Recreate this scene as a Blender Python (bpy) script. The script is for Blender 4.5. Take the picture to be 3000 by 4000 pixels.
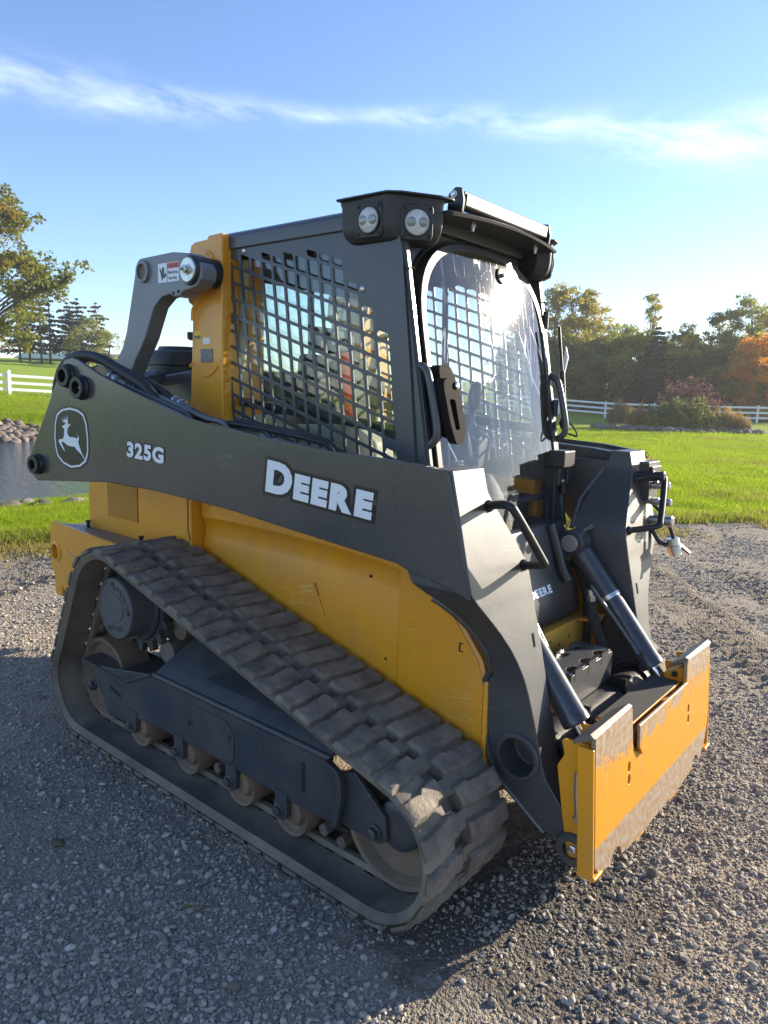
import bpy, bmesh, math, random
import numpy as np
from mathutils import Vector, Matrix, Quaternion

sc = bpy.context.scene
C = sc.collection
for o in list(bpy.data.objects):
    bpy.data.objects.remove(o)
rad = math.radians

# ------------------------------------------------------------------ camera
cam_d = bpy.data.cameras.new('camera')
cam = bpy.data.objects.new('camera', cam_d)
C.objects.link(cam)
sc.camera = cam
_y, _p, _r = rad(39.5), rad(9.3), rad(1.8)
fw = Vector((-math.sin(_y) * math.cos(_p), math.cos(_y) * math.cos(_p), -math.sin(_p)))
rt = Vector((math.cos(_y), math.sin(_y), 0))
up = rt.cross(fw)
rt2 = rt * math.cos(_r) + up * math.sin(_r)
up2 = up * math.cos(_r) - rt * math.sin(_r)
CAMPOS = Vector((1.816, -2.343, 1.5))
cam.matrix_world = Matrix(((rt2.x, up2.x, -fw.x, CAMPOS.x), (rt2.y, up2.y, -fw.y, CAMPOS.y),
                           (rt2.z, up2.z, -fw.z, CAMPOS.z), (0, 0, 0, 1)))
cam_d.sensor_fit = 'VERTICAL'
cam_d.sensor_height = 24.0
cam_d.lens = 16.8
cam_d.clip_start = 0.05
cam_d.clip_end = 3000

# ------------------------------------------------------------------ light
SUN_AZ, SUN_EL = rad(24.0), rad(17.5)
to_sun = Vector((math.sin(SUN_AZ) * math.cos(SUN_EL), math.cos(SUN_AZ) * math.cos(SUN_EL), math.sin(SUN_EL)))
sun_d = bpy.data.lights.new('sun', 'SUN')
sun_d.energy = 4.9
sun_d.angle = rad(0.53)
sun_d.color = (1.0, 0.87, 0.68)
sun = bpy.data.objects.new('sun', sun_d)
C.objects.link(sun)
sun.rotation_mode = 'QUATERNION'
sun.rotation_quaternion = to_sun.to_track_quat('Z', 'Y')
sun.location = (6, 16, 8)

sc.view_settings.view_transform = 'Standard'
sc.view_settings.look = 'None'
sc.view_settings.gamma = 1.0
sc.view_settings.use_curve_mapping = False
sc.view_settings.exposure = 1.5

world = bpy.data.worlds.new('World')
sc.world = world
world.use_nodes = True
wn, wl = world.node_tree.nodes, world.node_tree.links
wn.clear()
def N(t, kind, **kw):
    n = t.nodes.new(kind)
    for k, v in kw.items():
        setattr(n, k, v)
    return n
wt = world.node_tree
w_out = N(wt, 'ShaderNodeOutputWorld')
w_bg = N(wt, 'ShaderNodeBackground')
sky = N(wt, 'ShaderNodeTexSky')
sky.sky_type = 'NISHITA'
sky.sun_disc = False
sky.sun_elevation = SUN_EL
sky.sun_rotation = SUN_AZ
sky.altitude = 200
sky.air_density = 1.0
sky.dust_density = 0.18
sky.ozone_density = 3.0
w_bg.inputs['Strength'].default_value = 0.103
# thin cirrus band: direction -> azimuth and elevation, noise-broken
geo = N(wt, 'ShaderNodeTexCoord')
sep = N(wt, 'ShaderNodeSeparateXYZ')
wl.new(geo.outputs['Generated'], sep.inputs[0])
def math_node(t, op, a=None, b=None, clamp=False):
    n = N(t, 'ShaderNodeMath', operation=op, use_clamp=clamp)
    for i, v in enumerate((a, b)):
        if v is None:
            continue
        if isinstance(v, (int, float)):
            n.inputs[i].default_value = v
        else:
            t.links.new(v, n.inputs[i])
    return n.outputs[0]
az = math_node(wt, 'ARCTAN2', sep.outputs['X'], sep.outputs['Y'])
el = math_node(wt, 'ARCSINE', sep.outputs['Z'])
comb = N(wt, 'ShaderNodeCombineXYZ')
wl.new(math_node(wt, 'MULTIPLY', az, 3.0), comb.inputs[0])
wl.new(math_node(wt, 'MULTIPLY', el, 9.0), comb.inputs[1])
wob = N(wt, 'ShaderNodeTexNoise', noise_dimensions='2D')
wob.inputs['Scale'].default_value = 1.1
wob.inputs['Detail'].default_value = 4
wl.new(comb.outputs[0], wob.inputs['Vector'])
# band centre: about 19 degrees, dipping to 17 towards azimuth -17
dip = N(wt, 'ShaderNodeMapRange', interpolation_type='SMOOTHSTEP', clamp=True)
dip.inputs['From Min'].default_value = -.56
dip.inputs['From Max'].default_value = -.28
dip.inputs['To Min'].default_value = .338
dip.inputs['To Max'].default_value = .302
wl.new(az, dip.inputs['Value'])
cen = dip.outputs[0]
cen = math_node(wt, 'ADD', cen, math_node(wt, 'MULTIPLY', math_node(wt, 'SUBTRACT', wob.outputs['Fac'], 0.5), 0.030))
dif = math_node(wt, 'ABSOLUTE', math_node(wt, 'SUBTRACT', el, cen))
# width of the band swells at its ends
wid = math_node(wt, 'ADD', math_node(wt, 'MULTIPLY', math_node(wt, 'ABSOLUTE', math_node(wt, 'ADD', az, 0.74)), 0.034), 0.0085)
band = math_node(wt, 'POWER', 2.718, math_node(wt, 'MULTIPLY', math_node(wt, 'POWER', math_node(wt, 'DIVIDE', dif, wid), 2.0), -1.0))
fine = N(wt, 'ShaderNodeTexNoise', noise_dimensions='2D')
fine.inputs['Scale'].default_value = 5.0
fine.inputs['Detail'].default_value = 9
fine.inputs['Roughness'].default_value = 0.62
fine.inputs['Distortion'].default_value = 0.25
comb2 = N(wt, 'ShaderNodeCombineXYZ')
wl.new(math_node(wt, 'ADD', math_node(wt, 'MULTIPLY', az, 2.2), math_node(wt, 'MULTIPLY', el, 2.0)), comb2.inputs[0])
wl.new(math_node(wt, 'MULTIPLY', el, 7.0), comb2.inputs[1])
wl.new(comb2.outputs[0], fine.inputs['Vector'])
fr = N(wt, 'ShaderNodeMapRange', clamp=True)
fr.inputs['From Min'].default_value = 0.31
fr.inputs['From Max'].default_value = 0.72
wl.new(fine.outputs['Fac'], fr.inputs['Value'])
amt = N(wt, 'ShaderNodeMapRange', clamp=True)
amt.inputs['From Min'].default_value = -.5
amt.inputs['From Max'].default_value = -.25
amt.inputs['To Min'].default_value = .34
amt.inputs['To Max'].default_value = .60
wl.new(az, amt.inputs['Value'])
cloud = math_node(wt, 'MULTIPLY', math_node(wt, 'MULTIPLY', band, fr.outputs[0]), amt.outputs[0], True)
cmix = N(wt, 'ShaderNodeMix', data_type='RGBA')
wl.new(cloud, cmix.inputs['Factor'])
tint = N(wt, 'ShaderNodeMix', data_type='RGBA', blend_type='MULTIPLY')
tint.inputs['Factor'].default_value = 1.0
wl.new(sky.outputs[0], tint.inputs['A'])
tint.inputs['B'].default_value = (.90, .90, 1.02, 1)
wl.new(tint.outputs['Result'], cmix.inputs['A'])
cmix.inputs['B'].default_value = (6.6, 6.9, 7.4, 1)
wl.new(cmix.outputs['Result'], w_bg.inputs['Color'])
wl.new(w_bg.outputs[0], w_out.inputs['Surface'])

# ------------------------------------------------------------------ helpers
def tag(o, label=None, cat=None, group=None, kind=None):
    if label: o['label'] = label
    if cat: o['category'] = cat
    if group: o['group'] = group
    if kind: o['kind'] = kind
    return o

def empty(name, loc=(0, 0, 0), rz=0):
    o = bpy.data.objects.new(name, None)
    o.location = loc
    o.rotation_euler = (0, 0, rz)
    o.empty_display_size = 0.2
    C.objects.link(o)
    return o

class MB:
    """collects shapes that become ONE mesh"""
    def __init__(s, f=None):
        s.v, s.f, s.xf = [], [], f
    def add(s, v, f):
        b = len(s.v)
        s.v.extend([tuple(p) for p in v])
        s.f.extend([tuple(i + b for i in q) for q in f])
        return s
    def box(s, x0, x1, y0, y1, z0, z1):
        v = [(x, y, z) for x in (x0, x1) for y in (y0, y1) for z in (z0, z1)]
        return s.add(v, [(0, 1, 3, 2), (4, 6, 7, 5), (0, 4, 5, 1), (2, 3, 7, 6), (0, 2, 6, 4), (1, 5, 7, 3)])
    def obox(s, c, ax, ay, az):
        c, ax, ay, az = map(Vector, (c, ax, ay, az))
        v = [c + ax * i + ay * j + az * k for i in (-1, 1) for j in (-1, 1) for k in (-1, 1)]
        return s.add(v, [(0, 1, 3, 2), (4, 6, 7, 5), (0, 4, 5, 1), (2, 3, 7, 6), (0, 2, 6, 4), (1, 5, 7, 3)])
    def prism(s, poly, a0, a1, m):
        """poly of (p,q) swept from a0 to a1; m maps (p,q,a) to xyz"""
        n = len(poly)
        v = [m(p, q, a0) for p, q in poly] + [m(p, q, a1) for p, q in poly]
        f = [tuple(range(n)), tuple(range(2 * n - 1, n - 1, -1))]
        f += [(i, (i + 1) % n, n + (i + 1) % n, n + i) for i in range(n)]
        return s.add(v, f)
    def loft(s, rings, cap=True):
        n = len(rings[0])
        v = [p for r in rings for p in r]
        f = []
        for k in range(len(rings) - 1):
            for i in range(n):
                j = (i + 1) % n
                f.append((k * n + i, k * n + j, (k + 1) * n + j, (k + 1) * n + i))
        if cap:
            f.append(tuple(range(n)))
            f.append(tuple(range(len(v) - 1, len(v) - n - 1, -1)))
        return s.add(v, f)
    def tube(s, pts, r, n=10, cap=True):
        pts = [Vector(p) for p in pts]
        rs = r if isinstance(r, (list, tuple)) else [r] * len(pts)
        t0 = (pts[1] - pts[0]).normalized()
        a = t0.orthogonal().normalized()
        rings = []
        for i, p in enumerate(pts):
            t = (pts[min(i + 1, len(pts) - 1)] - pts[max(i - 1, 0)])
            t = t.normalized() if t.length > 1e-9 else t0
            a = (a - t * a.dot(t)).normalized()
            b = t.cross(a)
            rings.append([p + (a * math.cos(2 * math.pi * k / n) + b * math.sin(2 * math.pi * k / n)) * rs[i] for k in range(n)])
        return s.loft(rings, cap)
    def lathe(s, prof, o, d, n=24, cap=True):
        """prof: list of (radius, height along d)"""
        o, d = Vector(o), Vector(d).normalized()
        a = d.orthogonal().normalized()
        b = d.cross(a)
        rings = [[o + d * h + (a * math.cos(2 * math.pi * k / n) + b * math.sin(2 * math.pi * k / n)) * r for k in range(n)] for r, h in prof]
        return s.loft(rings, cap)
    def cyl(s, p0, p1, r, n=20):
        return s.tube([p0, p1], r, n)
    def hexbolt(s, p, d, r, h):
        return s.lathe([(r * 1.35, 0), (r * 1.35, h * .2), (r * 1.3, h * .22)], p, d, 16).lathe([(r, h * .2), (r, h * .92), (r * .85, h)], p, d, 6)
    def plate(s, outer, holes, t0, t1, m):
        """polygon with holes, thickness t0..t1"""
        bm = bmesh.new()
        loops = []
        for lp in [outer] + holes:
            vs = [bm.verts.new((p, q, 0)) for p, q in lp]
            for i in range(len(vs)):
                bm.edges.new((vs[i], vs[(i + 1) % len(vs)]))
            loops.append(vs)
        bm.verts.index_update()
        idx = {v: i for i, v in enumerate(v for lp in loops for v in lp)}
        co = [(v.co.x, v.co.y) for lp in loops for v in lp]
        bmesh.ops.triangle_fill(bm, use_beauty=True, use_dissolve=False, edges=bm.edges[:])
        tris = [tuple(idx[v] for v in f.verts) for f in bm.faces]
        bm.free()
        n = len(co)
        v = [m(p, q, t0) for p, q in co] + [m(p, q, t1) for p, q in co]
        f = list(tris) + [tuple(n + i for i in reversed(q)) for q in tris]
        b = 0
        for lp in loops:
            k = len(lp)
            f += [(b + i, b + (i + 1) % k, n + b + (i + 1) % k, n + b + i) for i in range(k)]
            b += k
        return s.add(v, f)
    def mesh(s, name, merge=0):
        me = bpy.data.meshes.new(name)
        v = [s.xf(*p) for p in s.v] if s.xf else s.v
        me.from_pydata([tuple(p) for p in v], [], s.f)
        bm = bmesh.new()
        bm.from_mesh(me)
        if merge:
            bmesh.ops.remove_doubles(bm, verts=bm.verts, dist=merge)
        bmesh.ops.recalc_face_normals(bm, faces=bm.faces)
        bm.to_mesh(me)
        bm.free()
        return me

def finish(me, angle=38, smooth=True):
    if smooth:
        me.polygons.foreach_set('use_smooth', [True] * len(me.polygons))
        me.set_sharp_from_angle(angle=rad(angle))
    me.update()

def obj(name, mb, mat, parent=None, bevel=0, seg=2, angle=38, smooth=True):
    me = mb if isinstance(mb, bpy.types.Mesh) else mb.mesh(name)
    finish(me, angle, smooth)
    me.materials.append(MAT[mat] if isinstance(mat, str) else mat)
    o = bpy.data.objects.new(name, me)
    C.objects.link(o)
    if parent:
        o.parent = parent
    if bevel:
        b = o.modifiers.new('bevel', 'BEVEL')
        b.width = bevel
        b.segments = seg
        b.limit_method = 'ANGLE'
        b.angle_limit = rad(32)
        b.harden_normals = True
    return o

def rnd(poly, r, n=4):
    """polygon with filleted corners; r one number or one per corner"""
    out = []
    m = len(poly)
    for i in range(m):
        p = Vector(poly[i]).to_2d()
        a = Vector(poly[i - 1]).to_2d() - p
        b = Vector(poly[(i + 1) % m]).to_2d() - p
        rr = r[i] if isinstance(r, (list, tuple)) else r
        if rr <= 0:
            out.append((p.x, p.y))
            continue
        la, lb = a.length, b.length
        a.normalize(); b.normalize()
        ang = a.angle(b, math.pi)
        d = min(rr / max(math.tan(ang / 2), 1e-3), la * .48, lb * .48)
        for k in range(n + 1):
            t = k / n
            q = (p + a * d) * (1 - t) ** 2 + p * 2 * t * (1 - t) + (p + b * d) * t ** 2
            out.append((q.x, q.y))
    return out

def circ(cx, cy, r, n=20):
    return [(cx + r * math.cos(2 * math.pi * k / n), cy + r * math.sin(2 * math.pi * k / n)) for k in range(n)]

def smooth_path(pts, n=6):
    """Catmull-Rom through pts"""
    P = [Vector(p) for p in pts]
    P = [P[0] * 2 - P[1]] + P + [P[-1] * 2 - P[-2]]
    out = []
    for i in range(1, len(P) - 2):
        for k in range(n):
            t = k / n
            out.append(.5 * ((2 * P[i]) + (P[i + 1] - P[i - 1]) * t + (2 * P[i - 1] - 5 * P[i] + 4 * P[i + 1] - P[i + 2]) * t * t
                             + (3 * P[i] - P[i - 1] - 3 * P[i + 1] + P[i + 2]) * t ** 3))
    out.append(P[-2])
    return out

def text_mesh(body, size, offset=0.0, extrude=0.0, spacing=1.0, align='LEFT'):
    cu = bpy.data.curves.new('t', 'FONT')
    cu.body = body
    cu.size = size
    cu.offset = offset
    cu.extrude = extrude
    cu.space_character = spacing
    cu.align_x = align
    cu.resolution_u = 4
    o = bpy.data.objects.new('t', cu)
    C.objects.link(o)
    bpy.context.view_layer.update()
    dg = bpy.context.evaluated_depsgraph_get()
    me = bpy.data.meshes.new_from_object(o.evaluated_get(dg))
    bpy.data.objects.remove(o)
    return me

def mesh_np(name, verts, faces4, mat, smooth=False, extra=None):
    """fast mesh from numpy arrays, all quads"""
    me = bpy.data.meshes.new(name)
    nv, nf = len(verts), len(faces4)
    me.vertices.add(nv)
    me.vertices.foreach_set('co', np.asarray(verts, np.float32).ravel())
    k = faces4.shape[1]
    me.loops.add(nf * k)
    me.loops.foreach_set('vertex_index', np.asarray(faces4, np.int32).ravel())
    me.polygons.add(nf)
    me.polygons.foreach_set('loop_start', np.arange(0, nf * k, k, dtype=np.int32))
    me.polygons.foreach_set('loop_total', np.full(nf, k, np.int32))
    if smooth:
        me.polygons.foreach_set('use_smooth', np.ones(nf, bool))
    me.materials.append(MAT[mat])
    me.update()
    me.validate()
    return me

# ------------------------------------------------------------------ materials
MAT = {}
def M(name, col, rough=.5, metal=0.0, col2=None, ns=6, lo=.35, hi=.65, bump=0.0, bs=150, coat=0.0, spec=.5,
      rvar=0.0, specks=None, objrand=False, detail=7, scratch=None, dust=None):
    m = bpy.data.materials.new(name)
    m.use_nodes = True
    t = m.node_tree
    b = t.nodes['Principled BSDF']
    b.inputs['Base Color'].default_value = (*col, 1)
    b.inputs['Roughness'].default_value = rough
    b.inputs['Metallic'].default_value = metal
    b.inputs['Coat Weight'].default_value = coat
    b.inputs['Coat Roughness'].default_value = .12
    b.inputs['Specular IOR Level'].default_value = spec
    tc = N(t, 'ShaderNodeTexCoord')
    vec = tc.outputs['Object']
    if objrand:
        oi = N(t, 'ShaderNodeObjectInfo')
        va = N(t, 'ShaderNodeVectorMath', operation='MULTIPLY_ADD')
        t.links.new(oi.outputs['Random'], va.inputs[0])
        va.inputs[1].default_value = (37, 53, 71)
        t.links.new(vec, va.inputs[2])
        vec = va.outputs[0]
    def noise(scale, det=detail, rough_=.6):
        n = N(t, 'ShaderNodeTexNoise')
        n.inputs['Scale'].default_value = scale
        n.inputs['Detail'].default_value = det
        n.inputs['Roughness'].default_value = rough_
        t.links.new(vec, n.inputs['Vector'])
        return n.outputs['Fac']
    cur = None
    if col2:
        f = noise(ns)
        mr = N(t, 'ShaderNodeMapRange', clamp=True)
        mr.inputs['From Min'].default_value = lo
        mr.inputs['From Max'].default_value = hi
        t.links.new(f, mr.inputs['Value'])
        mx = N(t, 'ShaderNodeMix', data_type='RGBA')
        mx.inputs['A'].default_value = (*col, 1)
        mx.inputs['B'].default_value = (*col2, 1)
        t.links.new(mr.outputs[0], mx.inputs['Factor'])
        cur = mx.outputs['Result']
        if rvar:
            t.links.new(math_node(t, 'ADD', math_node(t, 'MULTIPLY', mr.outputs[0], rvar), rough), b.inputs['Roughness'])
    if specks:      # (scale, radius, colour): dried drops and chips
        vo = N(t, 'ShaderNodeTexVoronoi')
        vo.inputs['Scale'].default_value = specks[0]
        t.links.new(vec, vo.inputs['Vector'])
        lt = math_node(t, 'LESS_THAN', vo.outputs['Distance'], specks[1])
        gate = math_node(t, 'GREATER_THAN', noise(3.5, 3), .5)
        mx = N(t, 'ShaderNodeMix', data_type='RGBA')
        if cur is not None:
            t.links.new(cur, mx.inputs['A'])
        else:
            mx.inputs['A'].default_value = (*col, 1)
        mx.inputs['B'].default_value = (*specks[2], 1)
        t.links.new(math_node(t, 'MULTIPLY', math_node(t, 'MULTIPLY', lt, gate), .7), mx.inputs['Factor'])
        cur = mx.outputs['Result']
    def layer(fac, c_):
        mx_ = N(t, 'ShaderNodeMix', data_type='RGBA')
        if cur is not None:
            t.links.new(cur, mx_.inputs['A'])
        else:
            mx_.inputs['A'].default_value = (*col, 1)
        mx_.inputs['B'].default_value = (*c_, 1)
        t.links.new(fac, mx_.inputs['Factor'])
        return mx_.outputs['Result']
    def rng_(v_, a_, b2, hi_=1.0):
        r_ = N(t, 'ShaderNodeMapRange', clamp=True)
        r_.inputs['From Min'].default_value = a_
        r_.inputs['From Max'].default_value = b2
        r_.inputs['To Max'].default_value = hi_
        t.links.new(v_, r_.inputs['Value'])
        return r_.outputs[0]
    if dust:        # (colour, amount): dried splash and road film, blotched and streaked downwards
        mp = N(t, 'ShaderNodeMapping')
        mp.inputs['Scale'].default_value = (14, 14, 1.6)
        t.links.new(vec, mp.inputs[0])
        st = N(t, 'ShaderNodeTexNoise')
        st.inputs['Scale'].default_value = 1.0
        st.inputs['Detail'].default_value = 6
        t.links.new(mp.outputs[0], st.inputs['Vector'])
        both = math_node(t, 'MULTIPLY', rng_(noise(2.2, 8, .68), .38, .72), rng_(st.outputs['Fac'], .30, .70))
        cur = layer(math_node(t, 'MULTIPLY', both, dust[1]), dust[0])
    if scratch:     # (colour, amount): fine rubbed lines in a few directions
        tot_ = None
        for (rx_, ry_, sx_, sz_, w_) in ((.3, .5, 3, 16, .012), (-.6, .9, 4, 22, .010), (1.2, -.4, 2.5, 14, .010)):
            mp = N(t, 'ShaderNodeMapping')
            mp.inputs['Rotation'].default_value = (rx_, ry_, 0)
            mp.inputs['Scale'].default_value = (sx_, sx_, sz_)
            t.links.new(vec, mp.inputs[0])
            vo = N(t, 'ShaderNodeTexVoronoi', feature='DISTANCE_TO_EDGE')
            vo.inputs['Scale'].default_value = .8
            t.links.new(mp.outputs[0], vo.inputs['Vector'])
            ln_ = math_node(t, 'MULTIPLY', math_node(t, 'LESS_THAN', vo.outputs['Distance'], w_), rng_(noise(2.5 + sx_, 2), .63, .67))
            tot_ = ln_ if tot_ is None else math_node(t, 'MAXIMUM', tot_, ln_)
        cur = layer(math_node(t, 'MULTIPLY', tot_, scratch[1]), scratch[0])
    if cur is not None:
        t.links.new(cur, b.inputs['Base Color'])
    if bump:
        bp = N(t, 'ShaderNodeBump')
        bp.inputs['Strength'].default_value = bump
        bp.inputs['Distance'].default_value = .01
        t.links.new(noise(bs, 4), bp.inputs['Height'])
        t.links.new(bp.outputs[0], b.inputs['Normal'])
    MAT[name] = m
    return m

M('charcoal', (.040, .044, .050), .24, 0, (.050, .053, .058), 3, .3, .7, bump=.10, bs=3.5, coat=.45, dust=((.13, .12, .105), .14), scratch=((.16, .16, .15), .35), specks=(70, .10, (.30, .30, .29)), rvar=.1)
M('charcoal_leg', (.034, .037, .041), .40, 0, (.044, .046, .048), 4, .3, .7, bump=.015, bs=50, coat=.15, spec=.9, dust=((.15, .14, .12), .15), scratch=((.22, .22, .21), .3), specks=(70, .12, (.32, .32, .30)), rvar=.1)
M('cab_grey', (.046, .050, .058), .36, 0, (.056, .060, .067), 5, .35, .65, bump=.03, bs=300, coat=.15, dust=((.14, .13, .12), .15))
M('link_grey', (.15, .158, .175), .42, 0, (.175, .18, .195), 4, bump=.02, bs=120, coat=.1)
M('frame_grey', (.042, .047, .056), .38, 0, (.075, .072, .066), 5, .42, .75, bump=.03, bs=90, rvar=.25, specks=(60, .13, (.25, .23, .2)))
M('yellow', (.75, .315, .006), .33, 0, (.68, .28, .008), 3, .35, .7, bump=.05, bs=5, dust=((.36, .24, .10), .55), scratch=((.75, .48, .15), .4), coat=.25, rvar=.12, specks=(40, .08, (.20, .11, .02)))
M('yellow_dusty', (.64, .33, .03), .45, 0, (.40, .25, .08), 6, .4, .75, bump=.03, bs=80)
M('yellow_worn', (.62, .26, .016), .45, 0, (.36, .20, .06), 9, .45, .70, bump=.05, bs=120, rvar=.2)
M('black', (.012, .012, .013), .45, bump=.02, bs=200)
M('black_plastic', (.016, .017, .019), .48, 0, (.026, .026, .027), 9, bump=.06, bs=420)
M('matte_black', (.010, .010, .010), .85)
M('gloss_black', (.013, .013, .014), .5, spec=.25, metal=0, col2=(.03, .03, .03), ns=7, lo=.5, hi=.8, rvar=.15, bump=.25, bs=130, specks=(90, .15, (.12, .11, .10)))
M('pin_metal', (.34, .33, .31), .42, .3)
M('cover_black', (.016, .018, .023), .33, 0, (.03, .032, .036), 5, .45, .8, bump=.02, bs=70, rvar=.2)
M('rubber', (.100, .088, .074), .86, 0, (.25, .212, .162), 11, .34, .68, bump=.6, bs=55, objrand=True)
M('rubber_belt', (.092, .080, .066), .85, 0, (.235, .196, .145), 5, .30, .68, bump=.25, bs=70)
M('rubber_clean', (.016, .016, .016), .55)
M('steel', (.55, .55, .54), .3, 1.0, (.42, .41, .40), 20)
M('chrome', (.75, .75, .76), .1, 1.0)
M('worn_steel', (.20, .185, .165), .5, .35, (.16, .115, .075), 9, .4, .65, bump=.1, bs=60)
M('hub_grey_skylit', (.085, .090, .098), .42, 0, (.11, .11, .112), 6, bump=.1, bs=60)  # lighter than the frame grey, sky reflection put into the colour
M('roller_steel', (.15, .115, .085), .62, .1, (.25, .165, .10), 8, .4, .7, bump=.1, bs=70, rvar=.2)
M('zinc', (.62, .61, .58), .33, .9, (.5, .49, .46), 30)
M('white_decal', (.72, .76, .80), .45)
M('black_decal', (.010, .010, .011), .35)
M('red_decal', (.62, .10, .07), .5)
M('plate_grey', (.16, .16, .16), .45, .5)
M('yellow_decal', (.75, .55, .05), .5)
M('lamp_lens', (.62, .63, .62), .25, 0, (.45, .46, .46), 90, coat=.8, bump=.4, bs=500)
M('lamp_bulb', (.20, .21, .21), .18, .4, coat=.6)
M('lens_bar', (.20, .21, .21), .4, .1, (.34, .35, .35), 60, coat=.6, bump=.5, bs=220)
M('beige', (.60, .57, .48), .6, 0, (.42, .40, .33), 6)
M('seat', (.06, .06, .062), .75, bump=.15, bs=350)
M('orange_belt', (.85, .10, .035), .55)
M('dark_interior', (.055, .055, .054), .7)
M('sleeve', (.035, .034, .034), .9, 0, (.06, .058, .055), 40, bump=.5, bs=600)
M('grit', (.016, .016, .016), .8, 0, (.05, .05, .048), 260, .45, .62, bump=1.0, bs=420)
M('latch_grey', (.010, .0095, .009), .75, spec=.08, col2=(.017, .015, .014), ns=30, bump=.1, bs=600)
M('fence_white', (.78, .78, .76), .5, 0, (.66, .67, .66), 2, .4, .8)
M('bark', (.085, .066, .050), .9, 0, (.05, .04, .032), 6, bump=.6, bs=14)
M('bark_pale', (.22, .19, .16), .9, 0, (.12, .10, .08), 6, bump=.5, bs=14)
M('shed_roof', (.16, .27, .23), .5, 0, (.20, .31, .27), .5)
M('shed_wall', (.27, .21, .16), .8, 0, (.22, .17, .13), .6)
M('louvre_shade', (.12, .055, .006), .6)  # dark yellow stands in for the shade in the recess between slats
M('silo', (.60, .55, .45), .6)
M('bare_soil', (.10, .075, .05), .95, 0, (.16, .13, .08), 2, bump=.6, bs=9)
def custom(name):
    m = bpy.data.materials.new(name)
    m.use_nodes = True
    MAT[name] = m
    return m, m.node_tree, m.node_tree.nodes['Principled BSDF']

def noise_tex(t, vec, scale, detail=6, rough=.6, dist=0.0):
    n = N(t, 'ShaderNodeTexNoise')
    n.inputs['Scale'].default_value = scale
    n.inputs['Detail'].default_value = detail
    n.inputs['Roughness'].default_value = rough
    n.inputs['Distortion'].default_value = dist
    if vec is not None:
        t.links.new(vec, n.inputs['Vector'])
    return n.outputs['Fac']

def ramp(t, fac, stops):
    r = N(t, 'ShaderNodeValToRGB')
    e = r.color_ramp.elements
    while len(e) < len(stops):
        e.new(.5)
    for k, (p, c) in enumerate(stops):
        e[k].position = p
        e[k].color = (*c, 1)
    t.links.new(fac, r.inputs[0])
    return r.outputs[0]

def mixc(t, f, a, b):
    mx = N(t, 'ShaderNodeMix', data_type='RGBA')
    for key, v in (('Factor', f), ('A', a), ('B', b)):
        if isinstance(v, (int, float)):
            mx.inputs[key].default_value = v
        elif isinstance(v, tuple):
            mx.inputs[key].default_value = (*v, 1)
        else:
            t.links.new(v, mx.inputs[key])
    return mx.outputs['Result']

def maprange(t, v, a, b, c=0.0, d=1.0):
    n = N(t, 'ShaderNodeMapRange', clamp=True)
    for k, x in (('From Min', a), ('From Max', b), ('To Min', c), ('To Max', d)):
        n.inputs[k].default_value = x
    t.links.new(v, n.inputs['Value'])
    return n.outputs[0]

def bump(t, b, h, strength, dist=.01):
    n = N(t, 'ShaderNodeBump')
    n.inputs['Strength'].default_value = strength
    n.inputs['Distance'].default_value = dist
    t.links.new(h, n.inputs['Height'])
    t.links.new(n.outputs[0], b.inputs['Normal'])

# coupler plate: yellow paint rubbed to bare steel and rust along the top and bottom edges
m, t, b = custom('hitch_paint')
tc = N(t, 'ShaderNodeTexCoord')
sp = N(t, 'ShaderNodeSeparateXYZ')
t.links.new(tc.outputs['Object'], sp.inputs[0])
n1 = noise_tex(t, tc.outputs['Object'], 9, 8, .65)
n2 = noise_tex(t, tc.outputs['Object'], 45, 6, .7)
strz = N(t, 'ShaderNodeMapping')
strz.inputs['Scale'].default_value = (40, 40, 5)
t.links.new(tc.outputs['Object'], strz.inputs[0])
n3 = noise_tex(t, strz.outputs[0], 1.0, 5, .6)
topw = maprange(t, math_node(t, 'ADD', sp.outputs['Z'], math_node(t, 'ADD', math_node(t, 'MULTIPLY', math_node(t, 'SUBTRACT', n1, .5), .42), math_node(t, 'MULTIPLY', math_node(t, 'SUBTRACT', n2, .5), .12))), .475, .505)
loww = maprange(t, math_node(t, 'ADD', sp.outputs['Z'], math_node(t, 'MULTIPLY', math_node(t, 'SUBTRACT', n2, .5), .03)), .262, .254)
wear = math_node(t, 'MAXIMUM', topw, loww)
wear = math_node(t, 'MAXIMUM', wear, maprange(t, n3, .64, .70, 0, .7))
yel = mixc(t, maprange(t, n2, .35, .7), (.58, .255, .010), (.47, .21, .020))
bare = mixc(t, maprange(t, n2, .4, .6), (.36, .31, .25), (.29, .18, .09))
t.links.new(mixc(t, wear, yel, bare), b.inputs['Base Color'])
t.links.new(maprange(t, wear, 0, 1, .40, .52), b.inputs['Roughness'])
t.links.new(math_node(t, 'MULTIPLY', wear, .35), b.inputs['Metallic'])
bump(t, b, n2, .12)

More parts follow.
